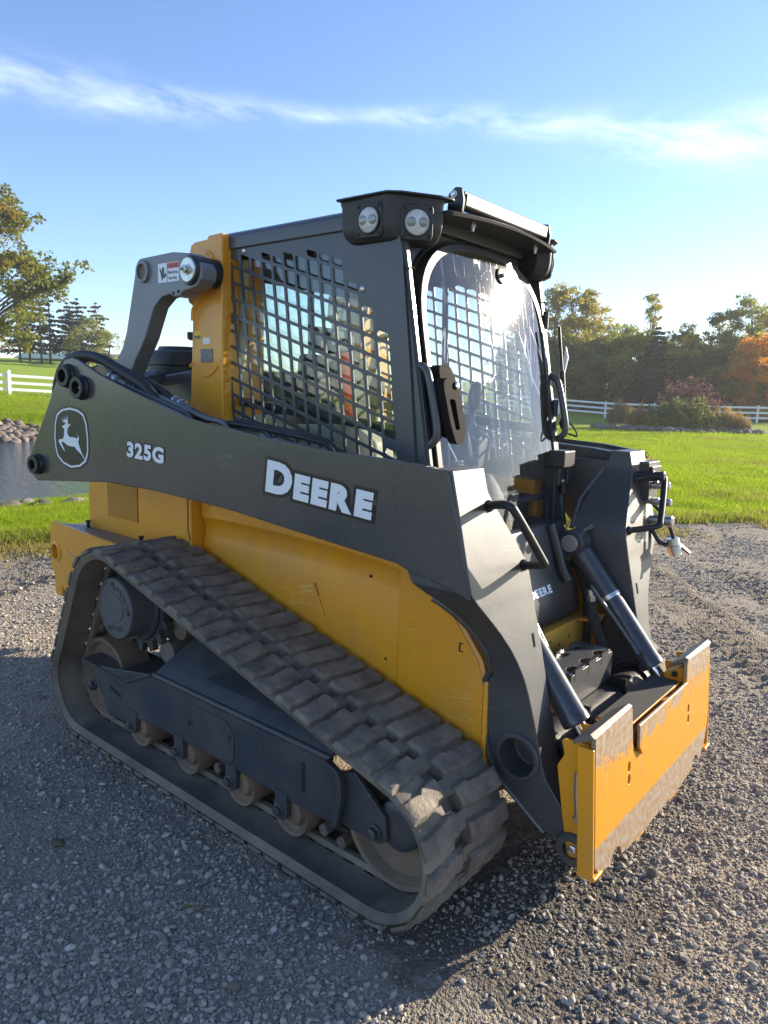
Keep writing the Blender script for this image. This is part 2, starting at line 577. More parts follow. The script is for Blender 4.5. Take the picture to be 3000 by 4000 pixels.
# gravel yard base
m, t, b = custom('gravel')
tc = N(t, 'ShaderNodeTexCoord')
v = tc.outputs['Object']
big = noise_tex(t, v, .9, 5, .55)
mid = noise_tex(t, v, 26, 6, .7)
vo = N(t, 'ShaderNodeTexVoronoi')
vo.inputs['Scale'].default_value = 75
vo.inputs['Randomness'].default_value = 1
t.links.new(v, vo.inputs['Vector'])
vo2 = N(t, 'ShaderNodeTexVoronoi')
vo2.inputs['Scale'].default_value = 190
t.links.new(v, vo2.inputs['Vector'])
hsv = N(t, 'ShaderNodeSeparateColor')
t.links.new(vo.outputs['Color'], hsv.inputs[0])
stone = ramp(t, hsv.outputs[0], [(0, (.17, .150, .120)), (.35, (.27, .240, .195)), (.7, (.35, .312, .255)), (1, (.43, .385, .31))])
dust = mixc(t, maprange(t, mid, .3, .7), (.26, .217, .163), (.36, .302, .228))
gcol = mixc(t, maprange(t, big, .40, .62), mixc(t, .55, stone, dust), mixc(t, .85, stone, dust))
damp = maprange(t, noise_tex(t, v, 1.7, 6, .7), .56, .70)
spot = N(t, 'ShaderNodeVectorMath', operation='DISTANCE')
t.links.new(v, spot.inputs[0])
spot.inputs[1].default_value = (.95, -.60, 0)
wet = maprange(t, math_node(t, 'ADD', spot.outputs['Value'], math_node(t, 'MULTIPLY', math_node(t, 'SUBTRACT', noise_tex(t, v, 3.5, 6, .7), .5), 1.1)), .55, .35)
damp = math_node(t, 'MAXIMUM', damp, wet)
t.links.new(mixc(t, math_node(t, 'MULTIPLY', damp, .75), gcol, (.075, .066, .056)), b.inputs['Base Color'])
b.inputs['Roughness'].default_value = .95
b.inputs['Specular IOR Level'].default_value = .2
h = math_node(t, 'ADD', math_node(t, 'MULTIPLY', vo.outputs['Distance'], -1.0), math_node(t, 'MULTIPLY', vo2.outputs['Distance'], -.5))
h = math_node(t, 'ADD', h, math_node(t, 'MULTIPLY', mid, .8))
bump(t, b, h, .9, .012)

# stones: tint per stone
m, t, b = custom('stone')
oi = N(t, 'ShaderNodeObjectInfo')
tc = N(t, 'ShaderNodeTexCoord')
cr = ramp(t, oi.outputs['Random'], [(0, (.15, .136, .118)), (.22, (.25, .225, .19)), (.5, (.33, .297, .245)), (.72, (.39, .348, .285)), (.9, (.43, .36, .275)), (1, (.56, .52, .45))])
nn = noise_tex(t, tc.outputs['Object'], 3, 5)
t.links.new(mixc(t, math_node(t, 'MULTIPLY', nn, .4), cr, (.26, .23, .19)), b.inputs['Base Color'])
b.inputs['Roughness'].default_value = .88
b.inputs['Specular IOR Level'].default_value = .25

m, t, b = custom('field_stone')
oi = N(t, 'ShaderNodeObjectInfo')
tc = N(t, 'ShaderNodeTexCoord')
cr = ramp(t, oi.outputs['Random'], [(0, (.075, .058, .048)), (.3, (.11, .088, .072)), (.6, (.155, .126, .105)), (1, (.22, .19, .16))])
nn = noise_tex(t, tc.outputs['Object'], 4, 6)
t.links.new(mixc(t, math_node(t, 'MULTIPLY', nn, .6), cr, (.16, .13, .11)), b.inputs['Base Color'])
b.inputs['Roughness'].default_value = .9
bump(t, b, nn, .5, .03)

# lawn sheet
m, t, b = custom('lawn')
tc = N(t, 'ShaderNodeTexCoord')
v = tc.outputs['Object']
n1 = noise_tex(t, v, .22, 5, .6)
n2 = noise_tex(t, v, 3.0, 6, .7)
n3 = noise_tex(t, v, 38, 4, .7)
g1 = mixc(t, maprange(t, n1, .38, .62), (.15, .24, .020), (.21, .28, .024))
g2 = mixc(t, math_node(t, 'MULTIPLY', maprange(t, n2, .45, .75), .55), g1, (.28, .27, .06))
t.links.new(mixc(t, math_node(t, 'MULTIPLY', maprange(t, n3, .35, .65), .5), g2, (.10, .18, .014)), b.inputs['Base Color'])
b.inputs['Roughness'].default_value = .9
b.inputs['Specular IOR Level'].default_value = .15
b.inputs['Sheen Weight'].default_value = .25
b.inputs['Sheen Tint'].default_value = (.6, .8, .1, 1)
bump(t, b, math_node(t, 'ADD', n3, math_node(t, 'MULTIPLY', n2, 2)), .9, .06)

def leaf_mat(name, c1, c2, scale=.35, trans=.45, c3=None, rand=0.0):
    m = bpy.data.materials.new(name)
    m.use_nodes = True
    MAT[name] = m
    t = m.node_tree
    out = t.nodes['Material Output']
    t.nodes.remove(t.nodes['Principled BSDF'])
    tc = N(t, 'ShaderNodeTexCoord')
    geo = N(t, 'ShaderNodeNewGeometry')
    n = noise_tex(t, tc.outputs['Object'], scale, 4, .6)
    col = mixc(t, maprange(t, n, .36, .64), c1, c2)
    if c3:
        n_b = noise_tex(t, tc.outputs['Object'], scale * 2.3, 3, .5, .4)
        col = mixc(t, maprange(t, n_b, .56, .72), col, c3)
    # every leaf a little different
    col = mixc(t, math_node(t, 'MULTIPLY', geo.outputs['Random Per Island'], .35), col, tuple(x * .45 for x in c1))
    if rand:
        oi = N(t, 'ShaderNodeObjectInfo')
        col = mixc(t, math_node(t, 'MULTIPLY', oi.outputs['Random'], rand), col, c2)
    d = N(t, 'ShaderNodeBsdfDiffuse')
    tr = N(t, 'ShaderNodeBsdfTranslucent')
    ms = N(t, 'ShaderNodeMixShader')
    ms.inputs[0].default_value = trans
    t.links.new(col, d.inputs[0]); t.links.new(col, tr.inputs[0])
    t.links.new(d.outputs[0], ms.inputs[1]); t.links.new(tr.outputs[0], ms.inputs[2])
    t.links.new(ms.outputs[0], out.inputs[0])
    return m

leaf_mat('leaf_oak', (.175, .205, .04), (.25, .235, .05), .35, .5, (.36, .22, .05))
leaf_mat('leaf_lime', (.27, .30, .07), (.36, .33, .09), .5, .5)
leaf_mat('leaf_green', (.23, .28, .06), (.36, .34, .06), .4, .58)
leaf_mat('leaf_dark', (.14, .18, .06), (.22, .235, .065), .5, .52)
leaf_mat('leaf_yellow', (.60, .44, .04), (.46, .38, .06), .4, .6, (.62, .36, .04))
leaf_mat('leaf_mixed', (.31, .33, .06), (.46, .36, .05), .30, .58, (.54, .28, .05))
leaf_mat('leaf_orange', (.72, .27, .03), (.66, .34, .04), .4, .62, (.74, .44, .05))
leaf_mat('leaf_purple', (.15, .075, .085), (.20, .11, .09), .8, .45)
leaf_mat('leaf_tan', (.38, .27, .10), (.30, .20, .07), .8, .5)
leaf_mat('needle', (.055, .075, .045), (.085, .098, .052), .6, .35)
leaf_mat('needle_pale', (.14, .14, .06), (.22, .18, .07), .6, .45)
leaf_mat('grass_blade', (.24, .38, .020), (.38, .46, .030), .6, .6, (.38, .38, .08), rand=.4)
leaf_mat('grass_dry', (.28, .26, .07), (.38, .30, .11), 2, .5, (.14, .17, .03), rand=.4)

# water
m, t, b = custom('water')
tc = N(t, 'ShaderNodeTexCoord')
mp = N(t, 'ShaderNodeMapping')
mp.inputs['Scale'].default_value = (1.0, 2.4, 1)
mp.inputs['Rotation'].default_value = (0, 0, rad(25))
t.links.new(tc.outputs['Object'], mp.inputs[0])
b.inputs['Base Color'].default_value = (.06, .078, .09, 1)
b.inputs['Roughness'].default_value = .06
b.inputs['Specular IOR Level'].default_value = .6
bump(t, b, math_node(t, 'ADD', noise_tex(t, mp.outputs[0], 3.2, 4, .6), math_node(t, 'MULTIPLY', noise_tex(t, mp.outputs[0], 11, 3, .6), .4)), 1.0, .10)

# windows: clear sheet, mirror by Fresnel, dust and fine scratches that catch the sun
def glass(name, tint, haze, streak, scratches, rough=.02):
    m = bpy.data.materials.new(name)
    m.use_nodes = True
    MAT[name] = m
    t = m.node_tree
    out = t.nodes['Material Output']
    t.nodes.remove(t.nodes['Principled BSDF'])
    tr = N(t, 'ShaderNodeBsdfTransparent')
    tr.inputs[0].default_value = (*tint, 1)
    gl = N(t, 'ShaderNodeBsdfGlossy')
    gl.inputs['Roughness'].default_value = rough
    fz = N(t, 'ShaderNodeLayerWeight')
    fz.inputs['Blend'].default_value = .5
    sch = math_node(t, 'ADD', math_node(t, 'MULTIPLY', math_node(t, 'POWER', fz.outputs['Facing'], 5.0), .95), .045)
    ms = N(t, 'ShaderNodeMixShader')
    t.links.new(math_node(t, 'MULTIPLY', sch, 1.5, True), ms.inputs[0])
    t.links.new(tr.outputs[0], ms.inputs[1]); t.links.new(gl.outputs[0], ms.inputs[2])
    # haze of dust and wear: broad gloss + translucent
    tc = N(t, 'ShaderNodeTexCoord')
    n1 = noise_tex(t, tc.outputs['Object'], 5, 6, .6)
    fac = math_node(t, 'ADD', math_node(t, 'MULTIPLY', maprange(t, n1, .3, .75), haze * 1.1), haze * .4)
    if scratches:
        for (rot, sc_, w) in ((24, 9, .010), (-32, 6, .007), (8, 12, .008), (70, 5, .006)):
            mp = N(t, 'ShaderNodeMapping')
            mp.inputs['Rotation'].default_value = (rad(rot), 0, 0)
            mp.inputs['Scale'].default_value = (1, sc_, .8)
            t.links.new(tc.outputs['Object'], mp.inputs[0])
            vo = N(t, 'ShaderNodeTexVoronoi', feature='DISTANCE_TO_EDGE')
            vo.inputs['Scale'].default_value = 1.6
            t.links.new(mp.outputs[0], vo.inputs['Vector'])
            line = math_node(t, 'LESS_THAN', vo.outputs['Distance'], w)
            gate = maprange(t, noise_tex(t, tc.outputs['Object'], 3.2 + sc_ * .2, 2), .52, .60)
            fac = math_node(t, 'MAXIMUM', fac, math_node(t, 'MULTIPLY', math_node(t, 'MULTIPLY', line, gate), scratches))
        vo = N(t, 'ShaderNodeTexVoronoi')
        vo.inputs['Scale'].default_value = 60
        t.links.new(tc.outputs['Object'], vo.inputs['Vector'])
        fac = math_node(t, 'MAXIMUM', fac, math_node(t, 'MULTIPLY', math_node(t, 'LESS_THAN', vo.outputs['Distance'], .12), scratches * .6))
    hz = N(t, 'ShaderNodeBsdfGlossy')
    hz.inputs['Roughness'].default_value = streak
    hz.inputs['Color'].default_value = (.9, .9, .9, 1)
    tl = N(t, 'ShaderNodeBsdfTranslucent')
    tl.inputs['Color'].default_value = (.8, .8, .78, 1)
    mh = N(t, 'ShaderNodeMixShader')
    mh.inputs[0].default_value = .5
    t.links.new(hz.outputs[0], mh.inputs[1]); t.links.new(tl.outputs[0], mh.inputs[2])
    m2 = N(t, 'ShaderNodeMixShader')
    t.links.new(fac, m2.inputs[0])
    t.links.new(ms.outputs[0], m2.inputs[1]); t.links.new(mh.outputs[0], m2.inputs[2])
    t.links.new(m2.outputs[0], out.inputs[0])
glass('windshield', (.86, .86, .87), .017, .105, .40)
glass('side_glass', (.90, .95, .92), .012, .3, 0)

# ------------------------------------------------------------------ terrain
POND = np.array([(-9.9, .8), (-9.6, 5), (-9.3, 10), (-9.2, 15), (-11, 21), (-15, 25), (-21, 24.5), (-24, 17), (-23.3, 9), (-22.3, 5), (-20, 0), (-16, -3), (-11.5, -2.2)], float)
def pond_sd(x, y):
    """signed distance to the pond outline, negative inside"""
    P = np.stack([np.asarray(x, float), np.asarray(y, float)], -1)
    d = np.full(P.shape[:-1], 1e9)
    ins = np.zeros(P.shape[:-1], bool)
    n = len(POND)
    for i in range(n):
        a, b_ = POND[i], POND[(i + 1) % n]
        e = b_ - a
        w = P - a
        tt = np.clip((w @ e) / (e @ e), 0, 1)
        q = w - tt[..., None] * e
        d = np.minimum(d, np.hypot(q[..., 0], q[..., 1]))
        c1 = (a[1] <= P[..., 1]) != (b_[1] <= P[..., 1])
        xi = a[0] + (P[..., 1] - a[1]) * e[0] / (e[1] if abs(e[1]) > 1e-9 else 1e-9)
        ins ^= c1 & (P[..., 0] < xi)
    return np.where(ins, -d, d)
def sstep(a, b_, x):
    t_ = np.clip((x - a) / (b_ - a), 0, 1)
    return t_ * t_ * (3 - 2 * t_)
def H(x, y):
    x, y = np.asarray(x, float), np.asarray(y, float)
    t_ = -x
    h = np.interp(t_, [-400, 20, 24, 37, 80, 100, 160, 600], [0, .05, .30, 1.0, 4.2, 4.9, 4.0, 4.0])
    h = h * sstep(-30, 6, y + t_ * .1)
    h = h + .35 * sstep(25, 70, y) - .25 * sstep(8, 25, y) * (1 - sstep(30, 55, y))
    h = h + .05 * np.sin(x * .35 + 1) * np.sin(y * .31) * sstep(8, 16, np.hypot(x, y))
    sd = pond_sd(x, y)
    near = sstep(np.where(x < -18, 1.9, 4.5), 0, sd)
    h = h * (1 - near * .6) - .34 * near - 1.1 * sstep(0, -2.5, sd)
    return h

# one sheet of lawn and land out to the horizon
ang = np.linspace(0, 2 * np.pi, 241)[:-1]
rr_ = np.concatenate([[.4], np.geomspace(.9, 900, 130)])
A, R_ = np.meshgrid(ang, rr_)
gx, gy = CAMPOS.x + R_ * np.cos(A), CAMPOS.y + R_ * np.sin(A)
gz = H(gx, gy) - .03
_bl = (gx - -5.1) * .840 + (gy - .65) * -.542
gz = gz - .25 * sstep(.10, .7, _bl)     # the yard is dug in below the lawn
vv = np.stack([gx, gy, gz], -1).reshape(-1, 3)
na = len(ang)
i, j = np.meshgrid(np.arange(len(rr_) - 1), np.arange(na), indexing='ij')
q = np.stack([i * na + j, i * na + (j + 1) % na, (i + 1) * na + (j + 1) % na, (i + 1) * na + j], -1).reshape(-1, 4)
lawn = bpy.data.objects.new('lawn', mesh_np('lawn', vv, q, 'lawn', True))
C.objects.link(lawn)
tag(lawn, 'mown green lawn reaching from the gravel yard to the trees', 'lawn', kind='structure')

# gravel yard: a sheet with ruts and tread prints, its edge sinking into the lawn
ED, EN, EO = np.array([.542, .840]), np.array([.840, -.542]), np.array([-5.1, .65])
rng = np.random.default_rng(7)
def vnoise(x, y, seed=0):
    """smooth value noise"""
    xi, yi = np.floor(x).astype(int), np.floor(y).astype(int)
    fx, fy = x - xi, y - yi
    fx, fy = fx * fx * (3 - 2 * fx), fy * fy * (3 - 2 * fy)
    def hsh(a, b_):
        n = (a * 374761393 + b_ * 668265263 + seed * 1442695041) & 0xFFFFFFFF
        n = ((n ^ (n >> 13)) * 1274126177) & 0xFFFFFFFF
        return ((n ^ (n >> 16)) & 0xFFFF) / 65535.0
    return (hsh(xi, yi) * (1 - fx) * (1 - fy) + hsh(xi + 1, yi) * fx * (1 - fy) + hsh(xi, yi + 1) * (1 - fx) * fy + hsh(xi + 1, yi + 1) * fx * fy)
def edge_b(a):
    return .28 * (vnoise(a * 1.3, a * 0 + 3.3, 5) - .5) + .16 * (vnoise(a * 5, a * 0 + 1.3, 6) - .5)
def yard_z(x, y):
    a = (x - EO[0]) * ED[0] + (y - EO[1]) * ED[1]
    b_ = (x - EO[0]) * EN[0] + (y - EO[1]) * EN[1]
    z = .030 * (vnoise(x * .9, y * .9, 1) - .5) + .016 * (vnoise(x * 3.1, y * 3.1, 2) - .5) + .010 * (vnoise(x * 11, y * 11, 3) - .5)
    # prints of track lugs beyond the machine and behind it
    for (cx, cy, dx, dy, half, la, lb, amp) in ((.62, 2.75, -.62, .78, .26, -1.0, 1.9, .046), (1.35, 3.2, -.62, .78, .24, -.8, 1.6, .034), (-3.6, -.25, -.55, .83, .30, -.9, 1.2, .030), (-.1, 3.6, -.62, .78, .25, -.9, 1.2, .024)):
        tt = (x - cx) * dx + (y - cy) * dy
        ss = (x - cx) * -dy + (y - cy) * dx
        msk = sstep(half, half - .10, np.abs(ss + .03 * np.sin(tt * 6))) * sstep(la - .3, la, tt) * sstep(lb + .3, lb, tt)
        ph = tt * 2 * np.pi / .105 + ss * 3 + 1.5 * vnoise(x * 4, y * 4, 9)
        z = z + msk * (amp * np.maximum(np.sin(ph), -.4) - .006) * (.5 + .8 * vnoise(x * 6, y * 6, 8))
    # the tracks press the yard down a little
    z = z - .014 * sstep(1.06, .96, np.abs(y)) * sstep(.42, .50, np.abs(y)) * sstep(-1.45, -1.25, x) * sstep(1.0, .8, x)
    # loose ridge ploughed up ahead of the coupler plate and a rut beside the lawn
    z = z + .018 * np.exp(-((b_ - .55 - .1 * np.sin(a)) / .16) ** 2)
    return z, b_ - edge_b(a)
na_, nb_ = 560, 330
aa = np.linspace(-13, 13, na_)
bb = np.concatenate([np.linspace(-.35, 8.5, nb_ - 60), np.linspace(8.6, 24, 60)])
AA, BB = np.meshgrid(aa, bb, indexing='ij')
yx, yy = EO[0] + AA * ED[0] + BB * EN[0], EO[1] + AA * ED[1] + BB * EN[1]
yz, inside = yard_z(yx, yy)
yz = yz - .10 * sstep(.12, -.25, inside)
q_i, q_j = np.meshgrid(np.arange(na_ - 1), np.arange(nb_ - 1), indexing='ij')
q = np.stack([q_i * nb_ + q_j, (q_i + 1) * nb_ + q_j, (q_i + 1) * nb_ + q_j + 1, q_i * nb_ + q_j + 1], -1).reshape(-1, 4)
yard = bpy.data.objects.new('gravel_yard', mesh_np('gravel_yard', np.stack([yx, yy, yz], -1).reshape(-1, 3), q, 'gravel', True))
C.objects.link(yard)
tag(yard, 'grey crushed gravel yard with lug prints under the machine', 'gravel', kind='structure')

# pond
pc = POND.mean(0)
pv = [(p[0] + (p[0] - pc[0]) * .06, p[1] + (p[1] - pc[1]) * .06, -.40) for p in POND]
me = bpy.data.meshes.new('pond')
me.from_pydata(pv, [], [tuple(range(len(pv)))])
me.materials.append(MAT['water'])
pond = bpy.data.objects.new('pond', me)
C.objects.link(pond)
tag(pond, 'still grey blue pond water behind the loader', 'pond', kind='structure')

# ------------------------------------------------------------------ scatter (geometry nodes)
def hidden_mesh(name, me):
    return bpy.data.objects.new(name, me)      # source of instances only, never linked to the scene
def scatter(name, pts, rot, scl, idx, sources, label, cat):
    me = bpy.data.meshes.new(name)
    me.vertices.add(len(pts))
    me.vertices.foreach_set('co', np.asarray(pts, np.float32).ravel())
    for an, arr in (('rot', rot), ('scl', scl)):
        at_ = me.attributes.new(an, 'FLOAT_VECTOR', 'POINT')
        at_.data.foreach_set('vector', np.asarray(arr, np.float32).ravel())
    at_ = me.attributes.new('idx', 'INT', 'POINT')
    at_.data.foreach_set('value', np.asarray(idx, np.int32))
    o = bpy.data.objects.new(name, me)
    C.objects.link(o)
    g = bpy.data.node_groups.new(name, 'GeometryNodeTree')
    g.interface.new_socket('Geometry', in_out='INPUT', socket_type='NodeSocketGeometry')
    g.interface.new_socket('Geometry', in_out='OUTPUT', socket_type='NodeSocketGeometry')
    gi, go = N(g, 'NodeGroupInput'), N(g, 'NodeGroupOutput')
    join = N(g, 'GeometryNodeJoinGeometry')
    for s_ in reversed(sources):
        oi = N(g, 'GeometryNodeObjectInfo')
        oi.inputs['Object'].default_value = s_
        oi.inputs['As Instance'].default_value = True
        g.links.new(oi.outputs['Geometry'], join.inputs[0])
    iop = N(g, 'GeometryNodeInstanceOnPoints')
    iop.inputs['Pick Instance'].default_value = True
    g.links.new(gi.outputs[0], iop.inputs['Points'])
    g.links.new(join.outputs[0], iop.inputs['Instance'])
    def attr(nm, dt):
        a_ = N(g, 'GeometryNodeInputNamedAttribute', data_type=dt)
        a_.inputs['Name'].default_value = nm
        return a_.outputs['Attribute']
    e2r = N(g, 'FunctionNodeEulerToRotation')
    g.links.new(attr('rot', 'FLOAT_VECTOR'), e2r.inputs[0])
    g.links.new(e2r.outputs[0], iop.inputs['Rotation'])
    g.links.new(attr('scl', 'FLOAT_VECTOR'), iop.inputs['Scale'])
    g.links.new(attr('idx', 'INT'), iop.inputs['Instance Index'])
    g.links.new(iop.outputs[0], go.inputs[0])
    md = o.modifiers.new('scatter', 'NODES')
    md.node_group = g
    tag(o, label, cat, kind='stuff')
    return o

def rock_mesh(name, seed, sub=1, flat=.65, jag=.28, mat='stone', smooth=False):
    bm = bmesh.new()
    bmesh.ops.create_icosphere(bm, subdivisions=sub, radius=1)
    r_ = random.Random(seed)
    # chop the ball with a few random planes: broken stone has facets
    for k in range(7):
        n = Vector((r_.gauss(0, 1), r_.gauss(0, 1), r_.gauss(0, 1))).normalized()
        d = r_.uniform(.55, .85)
        for v_ in bm.verts:
            e = v_.co.dot(n) - d
            if e > 0:
                v_.co -= n * e
    for v_ in bm.verts:
        v_.co *= 1 + r_.uniform(-jag, jag) * .3
        v_.co.z *= flat
        v_.co.y *= .78
    me = bpy.data.meshes.new(name)
    bm.to_mesh(me)
    bm.free()
    if smooth:
        me.polygons.foreach_set('use_smooth', [True] * len(me.polygons))
    me.materials.append(MAT[mat])
    return me
rocks = [hidden_mesh('stone_source', rock_mesh('stone_source', 20 + k, 1 if k < 5 else 2, (.6, .75, .5, .65, .45, .7)[k])) for k in range(6)]

def view_mask(x, y, marg=0.06):
    """points that fall inside the picture, with a margin"""
    P = np.stack([x - CAMPOS.x, y - CAMPOS.y, np.zeros_like(x) - CAMPOS.z], -1)
    z = P @ np.array(fw)
    u = (P @ np.array(rt2)) / np.maximum(z, .01) * 2800 / 1500
    v_ = (P @ np.array(up2)) / np.maximum(z, .01) * 2800 / 2000
    return (z > .2) & (np.abs(u) < 1 + marg) & (v_ > -1 - marg) & (v_ < 1)
def ground_pts(n, rmin, rmax, rng, power=1.0):
    a = rng.uniform(rad(90 + 39.5 - 33), rad(90 + 39.5 + 33), n)
    r = rmin + (rmax - rmin) * rng.random(n) ** power
    return CAMPOS.x + r * np.cos(a), CAMPOS.y + r * np.sin(a), r
px, py, pr = ground_pts(420000, 1.0, 11.0, rng, 1.2)
pz, ins = yard_z(px, py)
clump = vnoise(px * .9, py * .9, 23) * .35 + vnoise(px * 2.2, py * 2.2, 21) * .40 + vnoise(px * 7, py * 7, 22) * .25
under = (px > -1.25) & (px < .8) & (np.abs(py) < .55)
keep = view_mask(px, py) & (ins > -.05) & (rng.random(len(px)) < np.clip(clump * 2.8 - .80, .07, 1)) & ~under & (rng.random(len(px)) < np.where((np.abs((px - .62) * -.78 + (py - 2.75) * -.62) < .28) & (np.abs((px - .62) * -.62 + (py - 2.75) * .78 - .4) < 1.5), .25, 1.0)) & (rng.random(len(px)) < np.where(np.hypot(px - .95, py + .60) < .42, .45, 1.0))
px, py, pz, pr = px[keep], py[keep], pz[keep], pr[keep]
n = len(px)
size = np.clip(np.exp(rng.normal(math.log(.0035), .58, n)), .0020, .0145) * (1 + .05 * np.maximum(pr - 3, 0))
pts = np.stack([px, py, pz + size * .20], -1)
rot = np.stack([rng.normal(0, .35, n), rng.normal(0, .35, n), rng.uniform(0, 6.28, n)], -1)
scl = size[:, None] * np.stack([rng.uniform(.8, 1.5, n), rng.uniform(.8, 1.3, n), rng.uniform(.7, 1.2, n)], -1)
scatter('gravel_stones', pts, rot, scl, rng.integers(0, 6, n), rocks, 'loose crushed grey stones lying over the gravel yard', 'gravel')

def tuft(name, seed, nb, h, spread, w, mat):
    r_ = random.Random(seed)
    mb = MB()
    for k in range(nb):
        a = r_.uniform(0, 6.28)
        d = Vector((math.cos(a), math.sin(a), 0))
        s_ = Vector((-d.y, d.x, 0)) * w * r_.uniform(.7, 1.2)
        b0 = Vector((r_.gauss(0, spread), r_.gauss(0, spread), -.01))
        hh = h * r_.uniform(.55, 1.15)
        ln = r_.uniform(.1, .6) * hh
        p1 = b0 + Vector((0, 0, hh * .55)) + d * ln * .3
        p2 = b0 + Vector((0, 0, hh)) + d * ln
        mb.add([b0 - s_, b0 + s_, p1 + s_ * .8, p1 - s_ * .8, p2], [(0, 1, 2, 3), (3, 2, 4)])
    me = bpy.data.meshes.new(name)
    me.from_pydata([tuple(p) for p in mb.v], [], mb.f)
    me.materials.append(MAT[mat])
    return hidden_mesh(name, me)
tufts = [tuft('tuft_source', 50 + k, 9, .085, .035, .0035, 'grass_blade') for k in range(4)] + [tuft('tuft_source', 60, 7, .10, .05, .0035, 'grass_dry')]
gxs, gys, grs = ground_pts(420000, 4.5, 48, rng, 1.7)
ab = (gxs - EO[0]) * ED[0] + (gys - EO[1]) * ED[1]
bd = (gxs - EO[0]) * EN[0] + (gys - EO[1]) * EN[1] - edge_b(ab)
sd = pond_sd(gxs, gys)
hz_ = H(gxs, gys)
dens = np.where(bd < -.02, 1.0, np.where(bd < .10, .25, 0)) * (sd > .05)
dens = dens * sstep(48, 26, grs)
keep = (rng.random(len(gxs)) < dens) & view_mask(gxs, gys, .12)
# what stands wholly behind the machine is not needed
gxs, gys, grs, bd, hz_ = gxs[keep], gys[keep], grs[keep], bd[keep], hz_[keep]
n = len(gxs)
pts = np.stack([gxs, gys, hz_ - .035], -1)
k = (1 + np.maximum(grs - 6, 0) * .035)[:, None]
hvar = .45 + .75 * vnoise(gxs * 1.5, gys * 1.5, 31) + .5 * np.exp(-((bd + .25) / .25) ** 2)
scl = k * np.stack([rng.uniform(.8, 1.3, n), rng.uniform(.8, 1.3, n), rng.uniform(.7, 1.2, n) * hvar], -1)
dry = (rng.random(n) < np.where(bd > -.3, .45, .04) + .25 * (vnoise(gxs * .8, gys * .8, 33) > .72))
scatter('grass_blades', pts, np.stack([np.zeros(n), np.zeros(n), rng.uniform(0, 6.28, n)], -1), scl, np.where(dry, 4, rng.integers(0, 4, n)), tufts, 'short green grass blades covering the mown lawn', 'grass')
# dry weeds creeping over the gravel along the lawn edge
a_w = rng.uniform(-9, 9, 9000)
b_w = np.abs(rng.normal(0, .35, 9000)) + .05
wx, wy = EO[0] + a_w * ED[0] + b_w * EN[0], EO[1] + a_w * ED[1] + b_w * EN[1]
keep = (vnoise(wx * 1.8, wy * 1.8, 41) > .55) & view_mask(wx, wy, .1)
wx, wy = wx[keep], wy[keep]
n = len(wx)
weed = tuft('weed_source', 77, 9, .05, .05, .005, 'grass_dry')
scatter('weed_fringe', np.stack([wx, wy, yard_z(wx, wy)[0]], -1), np.stack([np.zeros(n), np.zeros(n), rng.uniform(0, 6.28, n)], -1), np.repeat(rng.uniform(.6, 1.2, n)[:, None], 3, 1), np.zeros(n), [weed], 'dry yellow green weeds creeping over the gravel edge', 'weeds')
# ------------------------------------------------------------------ trees and shrubs
def leaf_quads(cen, size, rng, flat=0.0, updir=None):
    n = len(cen)
    a = rng.normal(size=(n, 3))
    if flat:
        a[:, 2] *= (1 - flat)
    a /= np.linalg.norm(a, axis=1)[:, None]
    b_ = rng.normal(size=(n, 3))
    b_ -= (b_ * a).sum(1)[:, None] * a
    b_ /= np.linalg.norm(b_, axis=1)[:, None]
    s_ = np.asarray(size)
    if s_.ndim == 0:
        s_ = np.full(n, float(s_))
    s_ = s_ * rng.uniform(.6, 1.3, n)
    a, b_ = a * s_[:, None], b_ * s_[:, None] * .62
    v = np.stack([cen - a, cen - a * .1 + b_, cen + a, cen - a * .1 - b_], 1).reshape(-1, 3)
    return v, np.arange(4 * n).reshape(-1, 4)

def limb(mb, p0, p1, r0, r1, rg, bend=.12, n=6):
    p0, p1 = Vector(p0), Vector(p1)
    L_ = (p1 - p0).length
    mid = (p0 + p1) / 2 + Vector((rg.uniform(-1, 1), rg.uniform(-1, 1), rg.uniform(-.3, .6))) * L_ * bend
    pts = [p0 * (1 - t_) ** 2 + mid * 2 * t_ * (1 - t_) + p1 * t_ ** 2 for t_ in (0, .25, .5, .75, 1)]
    mb.tube(pts, [r0 + (r1 - r0) * t_ for t_ in (0, .25, .5, .75, 1)], n, False)
    return pts

